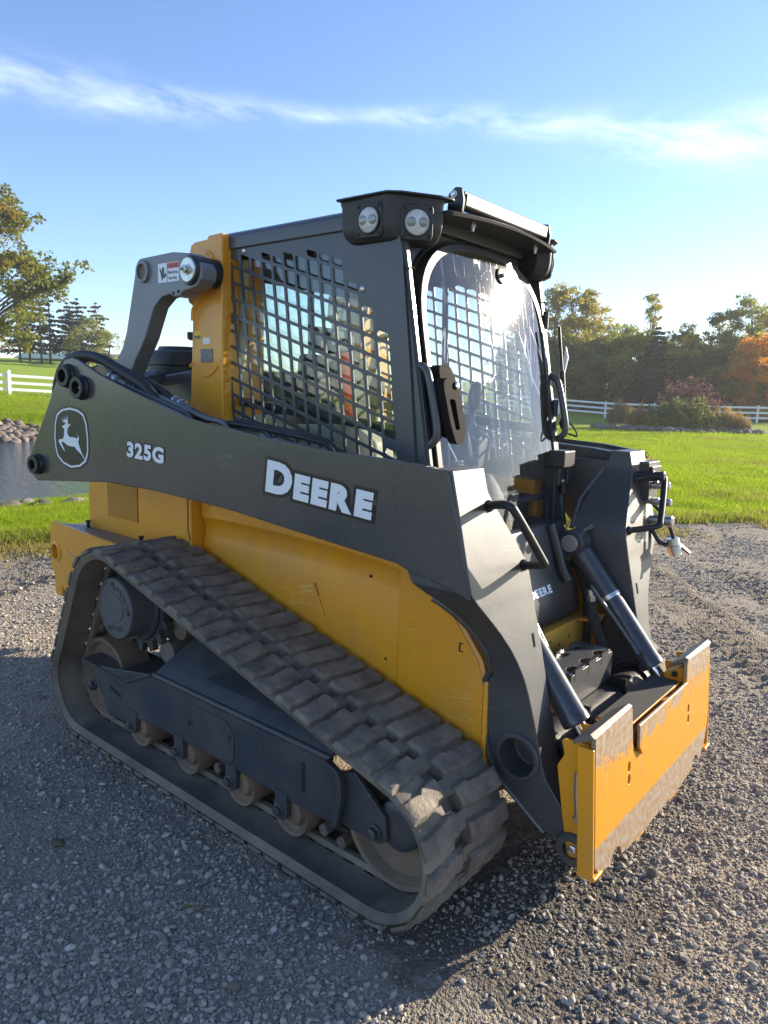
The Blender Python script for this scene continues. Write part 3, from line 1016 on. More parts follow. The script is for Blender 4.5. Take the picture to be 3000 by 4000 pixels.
def broadleaf(name, label, cat, base, h, rx, leafmat, nl, ls, seed, group, z0=.25, trunk_r=None, bark='bark', dens=1.0, lean=(0, 0), clumps=26, top=1.0, rz_low=1.0, trunks=1, cs=(.24, .42)):
    rg, rn = random.Random(seed), np.random.default_rng(seed)
    root = empty(name, base)
    tag(root, label, cat, group)
    nl, ls = int(nl * 2.1), ls * .72
    tr_ = trunk_r or h * .022
    mb = MB()
    ends = []
    tips = []
    for tk in range(trunks):
        ox, oy = (0, 0) if trunks == 1 else (rg.uniform(-.12, .12) * rx, rg.uniform(-.12, .12) * rx)
        sp_ = [Vector((ox, oy, -.2))]
        for k in range(1, 6):
            sp_.append(Vector((ox + lean[0] * k / 5 + rg.uniform(-.03, .03) * h, oy + lean[1] * k / 5 + rg.uniform(-.03, .03) * h, h * .9 * k / 5)))
        mb.tube(sp_, [tr_ * (1 - .17 * k) for k in range(6)], 8, False)
        for c_ in range(clumps // trunks):
            th = rg.uniform(0, 6.28)
            u = rg.uniform(0, 1)
            zz = z0 + (1 - z0) * (u ** .85)
            prof = math.sin(math.pi * min(1, max(.06, (zz - z0 * .7) / (1.06 - z0 * .7))) ** .8) ** .7
            r = rx * prof * math.sqrt(rg.uniform(.25, 1.0))
            p = Vector((math.cos(th) * r + lean[0] * zz, math.sin(th) * r + lean[1] * zz, zz * h * .97 * top))
            k = min(4.6, max(.6, zz * 5 - 1.4))
            s0 = sp_[int(k)].lerp(sp_[min(5, int(k) + 1)], k - int(k))
            pts = limb(mb, s0, p, tr_ * .42 * (1.15 - zz), tr_ * .06, rg)
            ends.append(p)
            tips.append((pts[2], pts[3]))
    trunk = obj('trunk', mb, bark, root, smooth=True)
    ne = len(ends)
    e = np.array([tuple(p) for p in ends])
    w = rn.uniform(.6, 1.4, ne)
    cnt = (w / w.sum() * nl).astype(int)
    cen = []
    for k in range(ne):
        s_ = rx * rn.uniform(*cs)
        g = rn.normal(size=(cnt[k], 3))
        g /= np.linalg.norm(g, axis=1)[:, None]
        g *= (rn.random(cnt[k]) ** .45)[:, None]
        g = g * np.array([s_, s_, s_ * .72])
        # small sub-clumps inside
        sub = rn.normal(size=(8, 3)) * np.array([s_, s_, s_ * .7]) * .55
        pick = rn.integers(0, 8, cnt[k])
        cen.append(e[k] + g * .55 + sub[pick])
        m2 = max(2, cnt[k] // 7)
        a_, b2 = tips[k]
        tt = rn.random(m2)[:, None]
        cen.append(np.array(a_) * (1 - tt) + e[k] * tt + rn.normal(size=(m2, 3)) * s_ * .25)
    cen = np.concatenate(cen)
    v, q_ = leaf_quads(cen, ls, rn)
    o = bpy.data.objects.new('crown', mesh_np('crown', v, q_, leafmat))
    C.objects.link(o)
    o.parent = root
    return root

def conifer(name, label, cat, base, h, r, leafmat, seed, group, z0=.12, whorls=16, per=7, nl=90, ls=.14, droop=.25, bark='bark', trunk_r=None, gap=0.0, taper=.75):
    rg, rn = random.Random(seed), np.random.default_rng(seed)
    root = empty(name, base)
    tag(root, label, cat, group)
    tr_ = trunk_r or h * .014
    mb = MB()
    mb.tube([(0, 0, -.2), (rg.uniform(-.02, .02) * h, rg.uniform(-.02, .02) * h, h * .5), (0, 0, h)], [tr_, tr_ * .65, tr_ * .12], 8, False)
    cen = []
    for k in range(whorls):
        f = k / (whorls - 1)
        zz = (z0 + (1 - z0) * f) * h
        for p_ in range(per):
            if rg.random() < gap:
                continue
            th = rg.uniform(0, 6.28)
            L_ = r * (1 - f) ** taper * rg.uniform(.55, 1.1) + .06 * r
            tip = Vector((math.cos(th) * L_, math.sin(th) * L_, zz - droop * L_ + rg.uniform(-.1, .25) * L_))
            mb.tube([(0, 0, zz), tuple(tip * .5 + Vector((0, 0, zz * .5 + .05 * L_))), tip], [tr_ * .22, tr_ * .14, tr_ * .05], 5, False)
            m_ = max(6, int(nl * L_ / r))
            tt = rn.random(m_) ** .7
            d = np.array(tip) - np.array((0, 0, zz))
            c_ = np.array((0, 0, zz)) + d * tt[:, None]
            wd = L_ * .22 * (1.1 - tt)
            c_ = c_ + rn.normal(size=(m_, 3)) * wd[:, None] * np.array([1, 1, .35])
            c_[:, 2] -= np.abs(rn.normal(size=m_)) * L_ * .06
            cen.append(c_)
    obj('trunk', mb, bark, root)
    cen = np.concatenate(cen)
    v, q_ = leaf_quads(cen, ls, rn, .5)
    o = bpy.data.objects.new('crown', mesh_np('crown', v, q_, leafmat))
    C.objects.link(o)
    o.parent = root
    return root

def shrub(name, label, cat, base, rx, ry, h, leafmat, nl, ls, seed, group=None, upright=False, spike=0.0):
    rg, rn = random.Random(seed), np.random.default_rng(seed)
    root = empty(name, base)
    tag(root, label, cat, group)
    mb = MB()
    for k in range(9):
        th = rg.uniform(0, 6.28)
        r = rg.uniform(.2, .8)
        p = (math.cos(th) * rx * r, math.sin(th) * ry * r, h * rg.uniform(.5, .9))
        mb.tube([(p[0] * .15, p[1] * .15, -.1), (p[0] * .6, p[1] * .6, p[2] * .55), p], [.03, .02, .008], 5, False)
    obj('stem', mb, 'bark', root)
    g = rn.normal(size=(nl, 3))
    g /= np.linalg.norm(g, axis=1)[:, None]
    g[:, 2] = np.abs(g[:, 2])
    g *= (rn.random(nl) ** .35)[:, None]
    lump = 1 + .22 * np.sin(g[:, 0] * 5 + seed) * np.cos(g[:, 1] * 6) + .15 * np.sin(g[:, 0] * 13 + g[:, 2] * 9)
    cen = g * np.array([rx, ry, h]) * lump[:, None]
    if spike:
        cen[:, 2] *= rn.uniform(1 - spike, 1.05, nl)
    v, q_ = leaf_quads(cen, ls, rn)
    if upright:
        # narrow upright blades
        c4 = cen.repeat(4, 0).reshape(-1, 4, 3)
        a = rn.uniform(0, 6.28, nl)
        sdv = np.stack([np.cos(a), np.sin(a), np.zeros(nl)], -1) * ls * .10
        upv = np.stack([rn.normal(0, .25, nl), rn.normal(0, .25, nl), np.ones(nl)], -1) * ls
        v = np.stack([cen - upv - sdv, cen - upv + sdv, cen + upv + sdv * .2, cen + upv - sdv * .2], 1).reshape(-1, 3)
    o = bpy.data.objects.new('crown', mesh_np('crown', v, q_, leafmat))
    C.objects.link(o)
    o.parent = root
    return root

def hz(x, y):
    return float(H(x, y))
def gp(px_, py_, dist):
    """where the line of sight through photo pixel column px_ meets the land at that distance"""
    d = fw + rt2 * ((px_ - 1500) / 2800) - up2 * ((py_ - 2000) / 2800)
    k = math.hypot(d.x, d.y)
    x, y = CAMPOS.x + d.x / k * dist, CAMPOS.y + d.y / k * dist
    return (x, y, hz(x, y))

GR = 'trees beyond the right fence'
GL = 'tall thin pines beside the long shed'
# left: a big oak whose boughs hang into the picture, pines by the shed
broadleaf('oak_tree', 'big olive green oak at the left edge with a bough reaching over the pines', 'tree', gp(-70, 1400, 58), 12.6, 5.6, 'leaf_oak', 13000, .21, 3, None, z0=.13, clumps=60, trunk_r=.36, cs=(.13, .26))
pines = [(80, 84, 7.9, 1.7, 'needle', 'leftmost dark pine by the green shed, half hidden under the oak bough', 0.25),
         (118, 88, 7.3, 1.6, 'needle', 'second dark pine by the green shed, its trunk bare below', .35),
         (163, 84, 9.6, 1.5, 'needle', 'straight bare trunked pine standing midway along the green shed', .5),
         (197, 86, 8.6, 1.5, 'needle', 'pine directly right of the straight bare trunked one', .5),
         (268, 88, 6.4, 2.1, 'needle', 'full dark pine with low spreading branches right of the bare trunks', .12),
         (308, 86, 6.9, 1.9, 'needle', 'flat topped pine with open branches near the shed end', .3),
         (380, 84, 6.6, 1.8, 'needle_pale', 'pale reddish topped pine, rightmost beside the shed end', .35)]
for k, (px_, dist, h_, r_, lm, lab, gap) in enumerate(pines):
    conifer('pine_tree', lab, 'tree', gp(px_, 1405, dist), h_, r_, lm, 100 + k, GL, z0=.16, whorls=15, per=6, nl=60, ls=.15, droop=.10, gap=gap, trunk_r=.13, taper=.42)
broadleaf('young_tree', 'sparse yellow green tree in front of the rightmost pine', 'tree', gp(345, 1405, 80), 5.0, 1.9, 'leaf_lime', 1100, .12, 131, None, z0=.1, clumps=22, trunk_r=.07, trunks=2)
broadleaf('young_tree', 'low pale green tree at the right end of the pine row', 'tree', gp(425, 1405, 79), 3.9, 1.5, 'leaf_lime', 1000, .12, 132, None, z0=.1, clumps=18, trunk_r=.06, trunks=2)

# right: tree belt beyond the fence
B = broadleaf
B('poplar_tree', 'tall narrow tree with thinning orange top just right of the cab', 'tree', gp(2150, 1600, 68), 10.6, 2.2, 'leaf_mixed', 5200, .15, 11, GR, z0=.12, clumps=30)
B('maple_tree', 'tall yellow green and orange tree, second from the cab', 'tree', gp(2262, 1600, 70), 10.6, 2.6, 'leaf_mixed', 7000, .15, 12, GR, z0=.1, clumps=38)
B('young_tree', 'small thin green tree in the gap between tall tree and spindly pair', 'tree', gp(2352, 1600, 74), 7.6, 1.0, 'leaf_green', 1100, .13, 13, GR, z0=.3, clumps=12)
B('birch_tree', 'spindly nearly bare tree left of the tallest spire', 'tree', gp(2440, 1600, 70), 8.8, 1.2, 'leaf_green', 1300, .12, 14, GR, z0=.2, clumps=18, bark='bark_pale')
B('birch_tree', 'tallest thin spire of a tree with sparse pale leaves', 'tree', gp(2512, 1600, 70), 11.0, 1.15, 'leaf_mixed', 1700, .12, 15, GR, z0=.2, clumps=26, bark='bark_pale')
conifer('spruce_tree', 'dark pointed spruce with broad low branches in front of the belt', 'tree', gp(2545, 1600, 60), 6.9, 2.7, 'needle', 16, GR, z0=.08, whorls=20, per=9, nl=110, ls=.15, droop=.22)
B('birch_tree', 'thin bare topped tree right of the dark spruce', 'tree', gp(2590, 1600, 73), 7.8, 1.0, 'leaf_green', 900, .12, 17, GR, z0=.3, clumps=14)
B('yew_tree', 'rounded dark green tree behind the yellow one', 'tree', gp(2650, 1600, 72), 8.5, 2.0, 'leaf_dark', 5200, .14, 18, GR, z0=.06, clumps=30)
B('aspen_tree', 'upright golden yellow tree against the dark green ones', 'tree', gp(2690, 1600, 66), 7.0, 1.35, 'leaf_yellow', 4200, .13, 19, GR, z0=.18, clumps=24)
B('cedar_tree', 'dark spindly topped tree between the golden tree and the big round one', 'tree', gp(2775, 1600, 70), 8.8, 1.6, 'leaf_dark', 3800, .14, 20, GR, z0=.08, clumps=26)
B('linden_tree', 'large rounded dark green tree with sunlit yellow top', 'tree', gp(2895, 1600, 70), 10.2, 2.9, 'leaf_green', 8500, .15, 21, GR, z0=.08, clumps=42)
B('linden_tree', 'olive green tree cut by the right edge of the picture', 'tree', gp(3040, 1600, 68), 9.6, 2.4, 'leaf_mixed', 5000, .15, 22, GR, z0=.08, clumps=30)
B('maple_tree', 'bright orange maple glowing at the right edge', 'tree', gp(2965, 1600, 63), 6.2, 2.9, 'leaf_orange', 8000, .12, 23, GR, z0=.10, clumps=40, trunks=3, trunk_r=.07)
B('bare_tree', 'leafless twiggy tree top at the far right edge', 'tree', gp(3085, 1600, 48), 10.0, 2.6, 'leaf_tan', 120, .08, 24, GR, z0=.4, clumps=40, bark='bark_pale', trunk_r=.12)
# lower bushes that close the belt
bush = [(2140, 64, 2.4, 4.2, 'leaf_dark', 'dark bush at the foot of the tall narrow tree beside the cab'),
        (2225, 66, 2.6, 4.8, 'leaf_mixed', 'amber tinted bush under the second tall tree'),
        (2300, 64, 2.5, 4.4, 'leaf_dark', 'dark green bush below the small gap tree'),
        (2375, 66, 2.5, 5.0, 'leaf_mixed', 'olive bush under the spindly bare tree'),
        (2452, 64, 2.6, 5.2, 'leaf_green', 'yellow green bush left of the dark spruce'),
        (2610, 68, 2.6, 4.6, 'leaf_dark', 'dark bush right of the spruce foot'),
        (2700, 67, 2.4, 3.8, 'leaf_green', 'green bush below the golden tree'),
        (2790, 66, 2.6, 4.4, 'leaf_dark', 'dark bush under the spindly topped tree'),
        (2850, 65, 2.4, 3.2, 'leaf_green', 'grey green bush left of the orange maple'),
        (2930, 66, 2.8, 4.4, 'leaf_dark', 'dark bush behind the orange maple'),
        (3030, 64, 2.6, 4.0, 'leaf_mixed', 'olive bush at the far right end of the belt'),
        (2050, 66, 2.6, 4.6, 'leaf_dark', 'dark bush partly hidden by the cab handle')]
for k, (px_, dist, rx_, h_, lm, lab) in enumerate(bush):
    B('bush', lab, 'bush', gp(px_, 1600, dist), h_ * 1.32, rx_ * 1.15, lm, 8000, .15, 200 + k, 'bushes closing the tree belt', z0=.02, clumps=30, trunks=3, trunk_r=.05)

# planted island in the lawn
IS = gp(2660, 1650, 47)
shrub('juniper_shrub', 'low dark green dome shaped shrub on the stone ringed bed', 'shrub', gp(2655, 1650, 46.5), 1.9, 1.6, 1.65, 'leaf_dark', 9000, .09, 301)
shrub('barberry_shrub', 'purple leaved shrub rising behind the dark dome', 'shrub', gp(2680, 1650, 49), 1.95, 1.6, 2.75, 'leaf_purple', 6500, .10, 302)
shrub('grass_clump', 'tan plumed ornamental grass left of the dark dome', 'shrub', gp(2500, 1650, 47.5), .8, .7, 1.1, 'leaf_tan', 2600, .32, 303, upright=True, spike=.5)
shrub('grass_clump', 'tan ornamental grass at the left end of the bed by the fence', 'shrub', gp(2425, 1650, 51), .9, .7, 1.25, 'leaf_tan', 2400, .32, 304, upright=True, spike=.5)
shrub('grass_clump', 'russet seed head clump right of the dark dome', 'shrub', gp(2840, 1650, 46), 1.0, .8, 1.15, 'leaf_tan', 2800, .32, 305, upright=True, spike=.5)
shrub('low_shrub', 'small green shrub filling the left of the bed', 'shrub', gp(2560, 1650, 46), .9, .7, .75, 'leaf_green', 2000, .08, 306)
shrub('low_shrub', 'small olive shrub between dome and russet clump', 'shrub', gp(2765, 1650, 45.5), .9, .7, .8, 'leaf_mixed', 2000, .08, 307)

# field stones: ring of the island, far bank of the pond, and the rough bank behind the cab
stone_meshes = [rock_mesh('field_stone', 400 + k, 2, .62, .2, 'field_stone', True) for k in range(6)]
def stones(spots, label, group, name='field_stone'):
    r_ = random.Random(len(spots))
    for (x, y, s_) in spots:
        o = bpy.data.objects.new(name, stone_meshes[r_.randrange(6)])
        C.objects.link(o)
        o.location = (x, y, hz(x, y) + s_ * .20)
        o.rotation_euler = (r_.uniform(-.3, .3), r_.uniform(-.3, .3), r_.uniform(0, 6.28))
        o.scale = (s_ * r_.uniform(.9, 1.35), s_ * r_.uniform(.85, 1.2), s_ * r_.uniform(.8, 1.1))
        tag(o, label, 'stone', group)
r_ = random.Random(5)
ring = []
for k in range(64):
    px_ = 2330 + 660 * (k + r_.uniform(-.4, .4)) / 64
    x, y, z = gp(px_, 1650, 43.5 + 1.1 * abs(px_ - 2660) / 330 + r_.uniform(-.5, 1.6))
    ring.append((x, y, r_.uniform(.20, .36)))
stones(ring, 'field stone in the low ring around the shrub bed', 'stones ringing the shrub bed')
bank = []
for k in range(170):
    px_ = -30 + 230 * r_.random()
    u = r_.random()
    x, y, z = gp(px_, 1700, 26.2 + u * 2.3)
    bank.append((x, y, r_.uniform(.12, .24)))
stones(bank, 'rounded tan stone in the riprap along the far pond shore', 'stones of the far pond shore')
rough = []
for k in range(46):
    px_ = 2130 + 310 * r_.random()
    x, y, z = gp(px_, 1740, 19.5 + r_.random() * 8 + (2440 - px_) * .01)
    rough.append((x, y, r_.uniform(.09, .24)))
stones(rough, 'grey stone in the weedy rough bank behind the cab', 'stones of the rough bank')
near = []
for k in range(9):
    px_ = 10 + 340 * r_.random()
    x, y, z = gp(px_, 1955, 11.6 + r_.uniform(-.3, .3))
    near.append((x, y, r_.uniform(.08, .16)))
stones(near, 'pale stone at the near edge of the pond', 'stones of the near pond edge')
# weeds and bare soil of the rough bank
rb = [(px_, d_) for px_, d_ in ((2150, 22), (2200, 20.5), (2260, 21.5), (2300, 19.8), (2350, 20.8), (2400, 19.4), (2240, 24.5), (2330, 25))]
for k, (px_, d_) in enumerate(rb):
    p = gp(px_, 1740, d_)
    shrub('weed_clump', 'ragged weed clump among the stones of the rough bank', 'weeds', p, .9, .7, .34, 'leaf_tan' if k % 2 else 'leaf_green', 700, .07, 320 + k, 'weed clumps of the rough bank')

# ------------------------------------------------------------------ fences
def fence(label, pts, n_ext=0, hgt=1.2, rails=(.35, .72, 1.09), pw=.065):
    root = empty('rail_fence', (pts[0][0], pts[0][1], hz(*pts[0])))
    tag(root, label, 'fence')
    bx, by, bz = root.location
    P = [(x - bx, y - by, hz(x, y) - bz) for x, y in pts]
    pm = MB()
    pm.box(-pw, pw, -pw, pw, -.3, hgt).lathe([(pw * 1.5, 0), (pw * 1.5, .02), (pw * .2, .07)], (0, 0, hgt), (0, 0, 1), 4)
    pme = pm.mesh('post')
    pme.materials.append(MAT['fence_white'])
    for k, (x, y, z) in enumerate(P):
        o = bpy.data.objects.new('post', pme)
        C.objects.link(o)
        o.parent = root
        d = Vector(P[min(k + 1, len(P) - 1)]) - Vector(P[max(k - 1, 0)])
        o.location = (x, y, z)
        o.rotation_euler = (0, 0, math.atan2(d.y, d.x))
    for k in range(len(P) - 1):
        a, b_ = Vector(P[k]), Vector(P[k + 1])
        d = (b_ - a)
        s_ = Vector((-d.y, d.x, 0)).normalized() * .02
        for rz in rails:
            mb = MB()
            p, q_ = a + Vector((0, 0, rz)) + d * .004, b_ + Vector((0, 0, rz)) - d * .004
            v_ = []
            for e in (p, q_):
                v_ += [e - s_ + Vector((0, 0, -.07)), e + s_ + Vector((0, 0, -.07)), e + s_ + Vector((0, 0, .07)), e - s_ + Vector((0, 0, .07))]
            mb.add(v_, [(0, 1, 2, 3), (7, 6, 5, 4), (0, 4, 5, 1), (1, 5, 6, 2), (2, 6, 7, 3), (3, 7, 4, 0)])
            obj('rail', mb, 'fence_white', root, smooth=False)
def run(a, b_, n):
    return [(a[0] + (b_[0] - a[0]) * k / n, a[1] + (b_[1] - a[1]) * k / n) for k in range(n + 1)]
a_, b_ = gp(2180, 1640, 58), gp(2957, 1640, 58)
# posts stand about 3.4 m apart
dirv = Vector((b_[0] - a_[0], b_[1] - a_[1])) / 4
fence('white three rail fence running behind the shrub bed below the tree belt', [(a_[0] + dirv.x * k, a_[1] + dirv.y * k) for k in range(-2, 7)])
a_, b_ = gp(38, 1530, 42), gp(330, 1518, 43)
dirv = Vector((b_[0] - a_[0], b_[1] - a_[1])).normalized() * 4.6
fence('white three rail fence on the slope beyond the pond at the left', [(a_[0] + dirv.x * k, a_[1] + dirv.y * k) for k in range(-2, 6)], rails=(.28, .62, .98), pw=.08)

# ------------------------------------------------------------------ shed and tank on the hill
sa, sb = Vector(gp(70, 1408, 96)), Vector(gp(428, 1408, 92))
shed = empty('long_shed', sa)
tag(shed, 'long low shed with pale green metal roof behind the pines', 'shed')
d = (sb - sa); d.z = 0
L_ = d.length
d.normalize()
nrm = Vector((-d.y, d.x, 0))
def shp(u, w_, z):
    return d * u + nrm * w_ + Vector((0, 0, z))
mb = MB()
mb.prism([(0, -.6), (5, -.6), (5, .25), (2.5, .9), (0, .25)], 0, L_, lambda p, q_, a: shp(a, p, q_))
obj('wall', mb, 'shed_wall', shed, smooth=False)
for side, (w0, w1) in enumerate(((-.35, 2.5), (5.35, 2.5))):
    npan = 5
    for k in range(npan):
        u0, u1 = L_ * k / npan - (.3 if k == 0 else -.03), L_ * (k + 1) / npan + (.3 if k == npan - 1 else 0)
        mb = MB()
        mb.add([shp(u0, w0, .16), shp(u1, w0, .16), shp(u1, w1, 1.0), shp(u0, w1, 1.0), shp(u0, w0, .23), shp(u1, w0, .23), shp(u1, w1, 1.07), shp(u0, w1, 1.07)],
               [(0, 1, 2, 3), (7, 6, 5, 4), (0, 4, 5, 1), (1, 5, 6, 2), (2, 6, 7, 3), (3, 7, 4, 0)])
        obj('roof_panel', mb, 'shed_roof', shed, smooth=False)
tk = gp(590, 1445, 88)
tank = empty('water_tank', tk)
tag(tank, 'small pale tank on the hill between lift link and cab post', 'tank')
mb = MB(); mb.lathe([(.32, -.3), (.32, .62), (.30, .66)], (0, 0, 0), (0, 0, 1), 18); obj('shell', mb, 'silo', tank)
mb = MB(); mb.lathe([(.34, .66), (.30, .74), (.05, .82)], (0, 0, 0), (0, 0, 1), 18); obj('lid', mb, 'plate_grey', tank)

# ------------------------------------------------------------------ small litter on the gravel
def ground_at(px_, py_):
    d = fw + rt2 * ((px_ - 1500) / 2800) - up2 * ((py_ - 2000) / 2800)
    k = -CAMPOS.z / d.z
    x, y = CAMPOS.x + d.x * k, CAMPOS.y + d.y * k
    return Vector((x, y, float(yard_z(np.array(x), np.array(y))[0])))
p = ground_at(222, 3283)
clod = bpy.data.objects.new('soil_clod', rock_mesh('soil_clod', 900, 2, .4, .3, 'bare_soil', True))
C.objects.link(clod)
clod.location = p + Vector((0, 0, .006)); clod.scale = (.032, .026, .020)
tag(clod, 'flat brown clod of soil on the gravel at the left', 'clod')
p = ground_at(748, 3555)
mb = MB(); mb.tube([(-.035, -.012, .012), (0, 0, .018), (.03, .02, .014)], [.002, .0022, .0015], 6)
o = obj('straw', mb, 'leaf_tan'); o.location = p + Vector((0, 0, .004))
tag(o, 'short tan straw lying on the gravel before the track', 'straw')
for k, (px_, py_, s_, lab) in enumerate(((912, 3855, .021, 'largest pale chunk of stone in the near gravel below the track'), (507, 3580, .014, 'pale pointed stone on the gravel left of the straw'), (2545, 3430, .022, 'tan angular stone on the gravel right of the coupler plate'))):
    p = ground_at(px_, py_)
    o = bpy.data.objects.new('gravel_stone', rock_mesh('gravel_stone', 950 + k, 2, .75, .2, 'field_stone'))
    C.objects.link(o)
    o.location = p + Vector((0, 0, s_ * .4)); o.scale = (s_, s_, s_); o.rotation_euler = (.2, .1, k * 2.0)
    tag(o, lab, 'stone')
# ------------------------------------------------------------------ the compact track loader
LO = empty('compact_track_loader')
tag(LO, 'yellow and charcoal compact track loader parked on the gravel', 'track loader')
def sidemap(s):
    """(x, outward, z) -> world; s=-1 is the near (right) side"""
    return lambda x, o, z: (x, s * o, z)
SLP = .1
ANG = math.hypot(1, SLP)
def armmap(s):
    """(u along arm, v inward, z) -> world; the arms toe out towards the rear"""
    def f(u, v, z):
        x = .716 + (u - SLP * v) / ANG
        y = -.727 + (SLP * u + v) / ANG
        return (x, y if s < 0 else -y, z)
    return f

# ---------- lift arms
ARM = [(-2.075, 1.165), (-2.060, 1.112), (-2.024, 1.087), (-1.665, 1.115), (-1.523, 1.126), (-1.254, 1.120), (-1.039, 1.107), (-.848, 1.093),
       (-.623, 1.066), (-.375, 1.038), (-.169, 1.015), (-.105, .992), (-.05, .985), (.02, .965), (.078, .945),
       (-.003, 1.286), (-.012, 1.297), (-.181, 1.316), (-.421, 1.326), (-.691, 1.351), (-.846, 1.372), (-.971, 1.384), (-1.06, 1.398), (-1.174, 1.430), (-1.351, 1.480),
       (-1.543, 1.538), (-1.695, 1.598), (-1.74, 1.607), (-1.785, 1.598), (-1.81, 1.570), (-1.902, 1.436), (-2.064, 1.203)]
arms = {}
for s in (-1, 1):
    am = armmap(s)
    mb = MB()
    mb.prism(ARM, 0.0, .014, lambda p, q, a: am(p, a, q))
    arm = obj('lift_arm', mb, 'charcoal', LO, bevel=.004)
    arms[s] = arm
    # inner cheek and top/bottom webs
    INN = [(u, z + (-.022 if z > 1.25 else .012)) for u, z in ARM]
    mb = MB(); mb.prism(INN, .115, .127, lambda p, q, a: am(p, a, q)); obj('inner_plate', mb, 'charcoal', arm, bevel=.003)
    mb = MB()
    tp = [(-.02, 1.284), (-.181, 1.300), (-.421, 1.310), (-.691, 1.335), (-.846, 1.356), (-.971, 1.367), (-1.06, 1.378)]
    for k in range(len(tp) - 1):
        (u0, z0), (u1, z1) = tp[k], tp[k + 1]
        mb.loft([[am(u0, .0145, z0), am(u0, .1145, z0), am(u0, .1145, z0 - .01), am(u0, .0145, z0 - .01)], [am(u1, .0145, z1), am(u1, .1145, z1), am(u1, .1145, z1 - .01), am(u1, .0145, z1 - .01)]])
    obj('top_web', mb, 'charcoal', arm)
    mb = MB()
    bt = [(-2.0, 1.10), (-1.665, 1.127), (-1.254, 1.132), (-.848, 1.105), (-.375, 1.05), (-.12, 1.006)]
    for k in range(len(bt) - 1):
        (u0, z0), (u1, z1) = bt[k], bt[k + 1]
        mb.loft([[am(u0, .0145, z0), am(u0, .1145, z0), am(u0, .1145, z0 + .01), am(u0, .0145, z0 + .01)], [am(u1, .0145, z1), am(u1, .1145, z1), am(u1, .1145, z1 + .01), am(u1, .0145, z1 + .01)]])
    obj('bottom_web', mb, 'charcoal', arm)
    # pivot bosses: rings with real bores
    for (u, z, r, bore) in ((-1.763, 1.534, .044, .026), (-1.673, 1.490, .044, .026), (-2.008, 1.160, .040, .022)):
        mb = MB()
        o3, i3 = Vector(am(u, -.030, z)), Vector(am(u, .004, z))
        dv = (o3 - i3).normalized()
        mb.lathe([(r * 1.12, 0), (r * 1.12, .010), (r, .018), (r, .030), (r * .94, .034), (bore, .034), (bore, -.01)], i3, dv, 28, False)
        obj('pivot_boss', mb, 'black', arm, angle=30)
        mb = MB(); mb.lathe([(bore * .98, 0), (bore * .98, .004), (.001, .004)], i3, dv, 20); obj('bore_back', mb, 'matte_black', arm)
        if u > -1.7 or z < 1.2:
            mb = MB(); mb.lathe([(.0075, .003), (.0075, .014), (.004, .018)], i3, dv, 10); obj('grease_fitting', mb, 'zinc', arm)

# lettering on the near arm (and the far one carries the same)
def put_text(me, mapper, u0, z0, slope, v, name, mat, parent, scale=(1, 1)):
    co = [tuple(p.co) for p in me.vertices]
    cs, sn = math.cos(slope), math.sin(slope)
    for k, p in enumerate(co):
        x, y = p[0] * scale[0], p[1] * scale[1]
        me.vertices[k].co = mapper(u0 + x * cs - y * sn, v, z0 + x * sn + y * cs)
    me.materials.clear()
    me.materials.append(MAT[mat])
    o = bpy.data.objects.new(name, me)
    C.objects.link(o)
    o.parent = parent
    return o
def width(me):
    xs = [p.co.x for p in me.vertices]
    return min(xs), max(xs)
def word(chars, mapper, u0, z0, slope, target_w, h, name, parent, bold, halo, v=-.0015, mat='white_decal'):
    """chars: list of (letter, relative height); each letter a decal with a dark halo behind it"""
    pen, lay = 0.0, []
    for ch, rel in chars:
        me = text_mesh(ch, h * rel * 1.37, bold)
        a, b_ = width(me)
        hh = max(p.co.y for p in me.vertices) - min(p.co.y for p in me.vertices)
        lay.append((ch, rel, pen - a, h * rel / hh, h * rel * 1.37))
        pen += (b_ - a) + h * .10
        bpy.data.meshes.remove(me)
    sx = target_w / (pen - h * .10)
    cs, sn = math.cos(slope), math.sin(slope)
    for ch, rel, x, sy, size in lay:
        for off, vv_, mm, nm in (((bold + halo), v + .0008, 'black_decal', 'letter_halo'), (bold, v - .0012, mat, 'letter')):
            if nm == 'letter_halo' and not halo:
                continue
            me = text_mesh(ch, size, off)
            ymin = min(p.co.y for p in me.vertices) + (halo if nm == 'letter_halo' else 0)
            for p in me.vertices:
                p.co.x = (p.co.x + x) * sx
                p.co.y = (p.co.y - ymin) * sy
            put_text(me, mapper, u0, z0, slope, vv_ - .0001 * lay.index((ch, rel, x, sy, size)) * (nm == 'letter_halo'), nm, mm, parent)
am = armmap(-1)
word([('D', 1.27), ('E', 1), ('E', 1), ('R', 1), ('E', 1)], am, -.685, 1.176, -.105, .428, .083, 'letter', arms[-1], .0085, .012)
word([(c_, 1) for c_ in '325G'], am, -1.400, 1.236, -.055, .212, .060, 'letter', arms[-1], .004, .005)
# emblem: shield outline with a leaping deer
sh_o = [(-1.876, 1.290), (-1.868, 1.345), (-1.852, 1.380), (-1.815, 1.400), (-1.760, 1.409), (-1.705, 1.402), (-1.668, 1.386), (-1.650, 1.350), (-1.643, 1.295), (-1.645, 1.235), (-1.662, 1.196), (-1.705, 1.173), (-1.765, 1.164), (-1.822, 1.178), (-1.860, 1.205), (-1.873, 1.245)]
cx, cz = -1.760, 1.287
def shrink(poly, k):
    return [(cx + (u - cx) * k, cz + (z - cz) * k) for u, z in poly]
sh_s = rnd(sh_o, .02, 3)
mb = MB(); mb.plate(shrink(sh_s, 1.06), [], -.0004, -.0010, lambda p, q, a: am(p, a, q)); obj('emblem_ground', mb, 'black_decal', arms[-1], smooth=False)
mb = MB(); mb.plate(sh_s, [shrink(sh_s, .935)], -.0016, -.0022, lambda p, q, a: am(p, a, q)); obj('emblem_border', mb, 'white_decal', arms[-1], smooth=False)
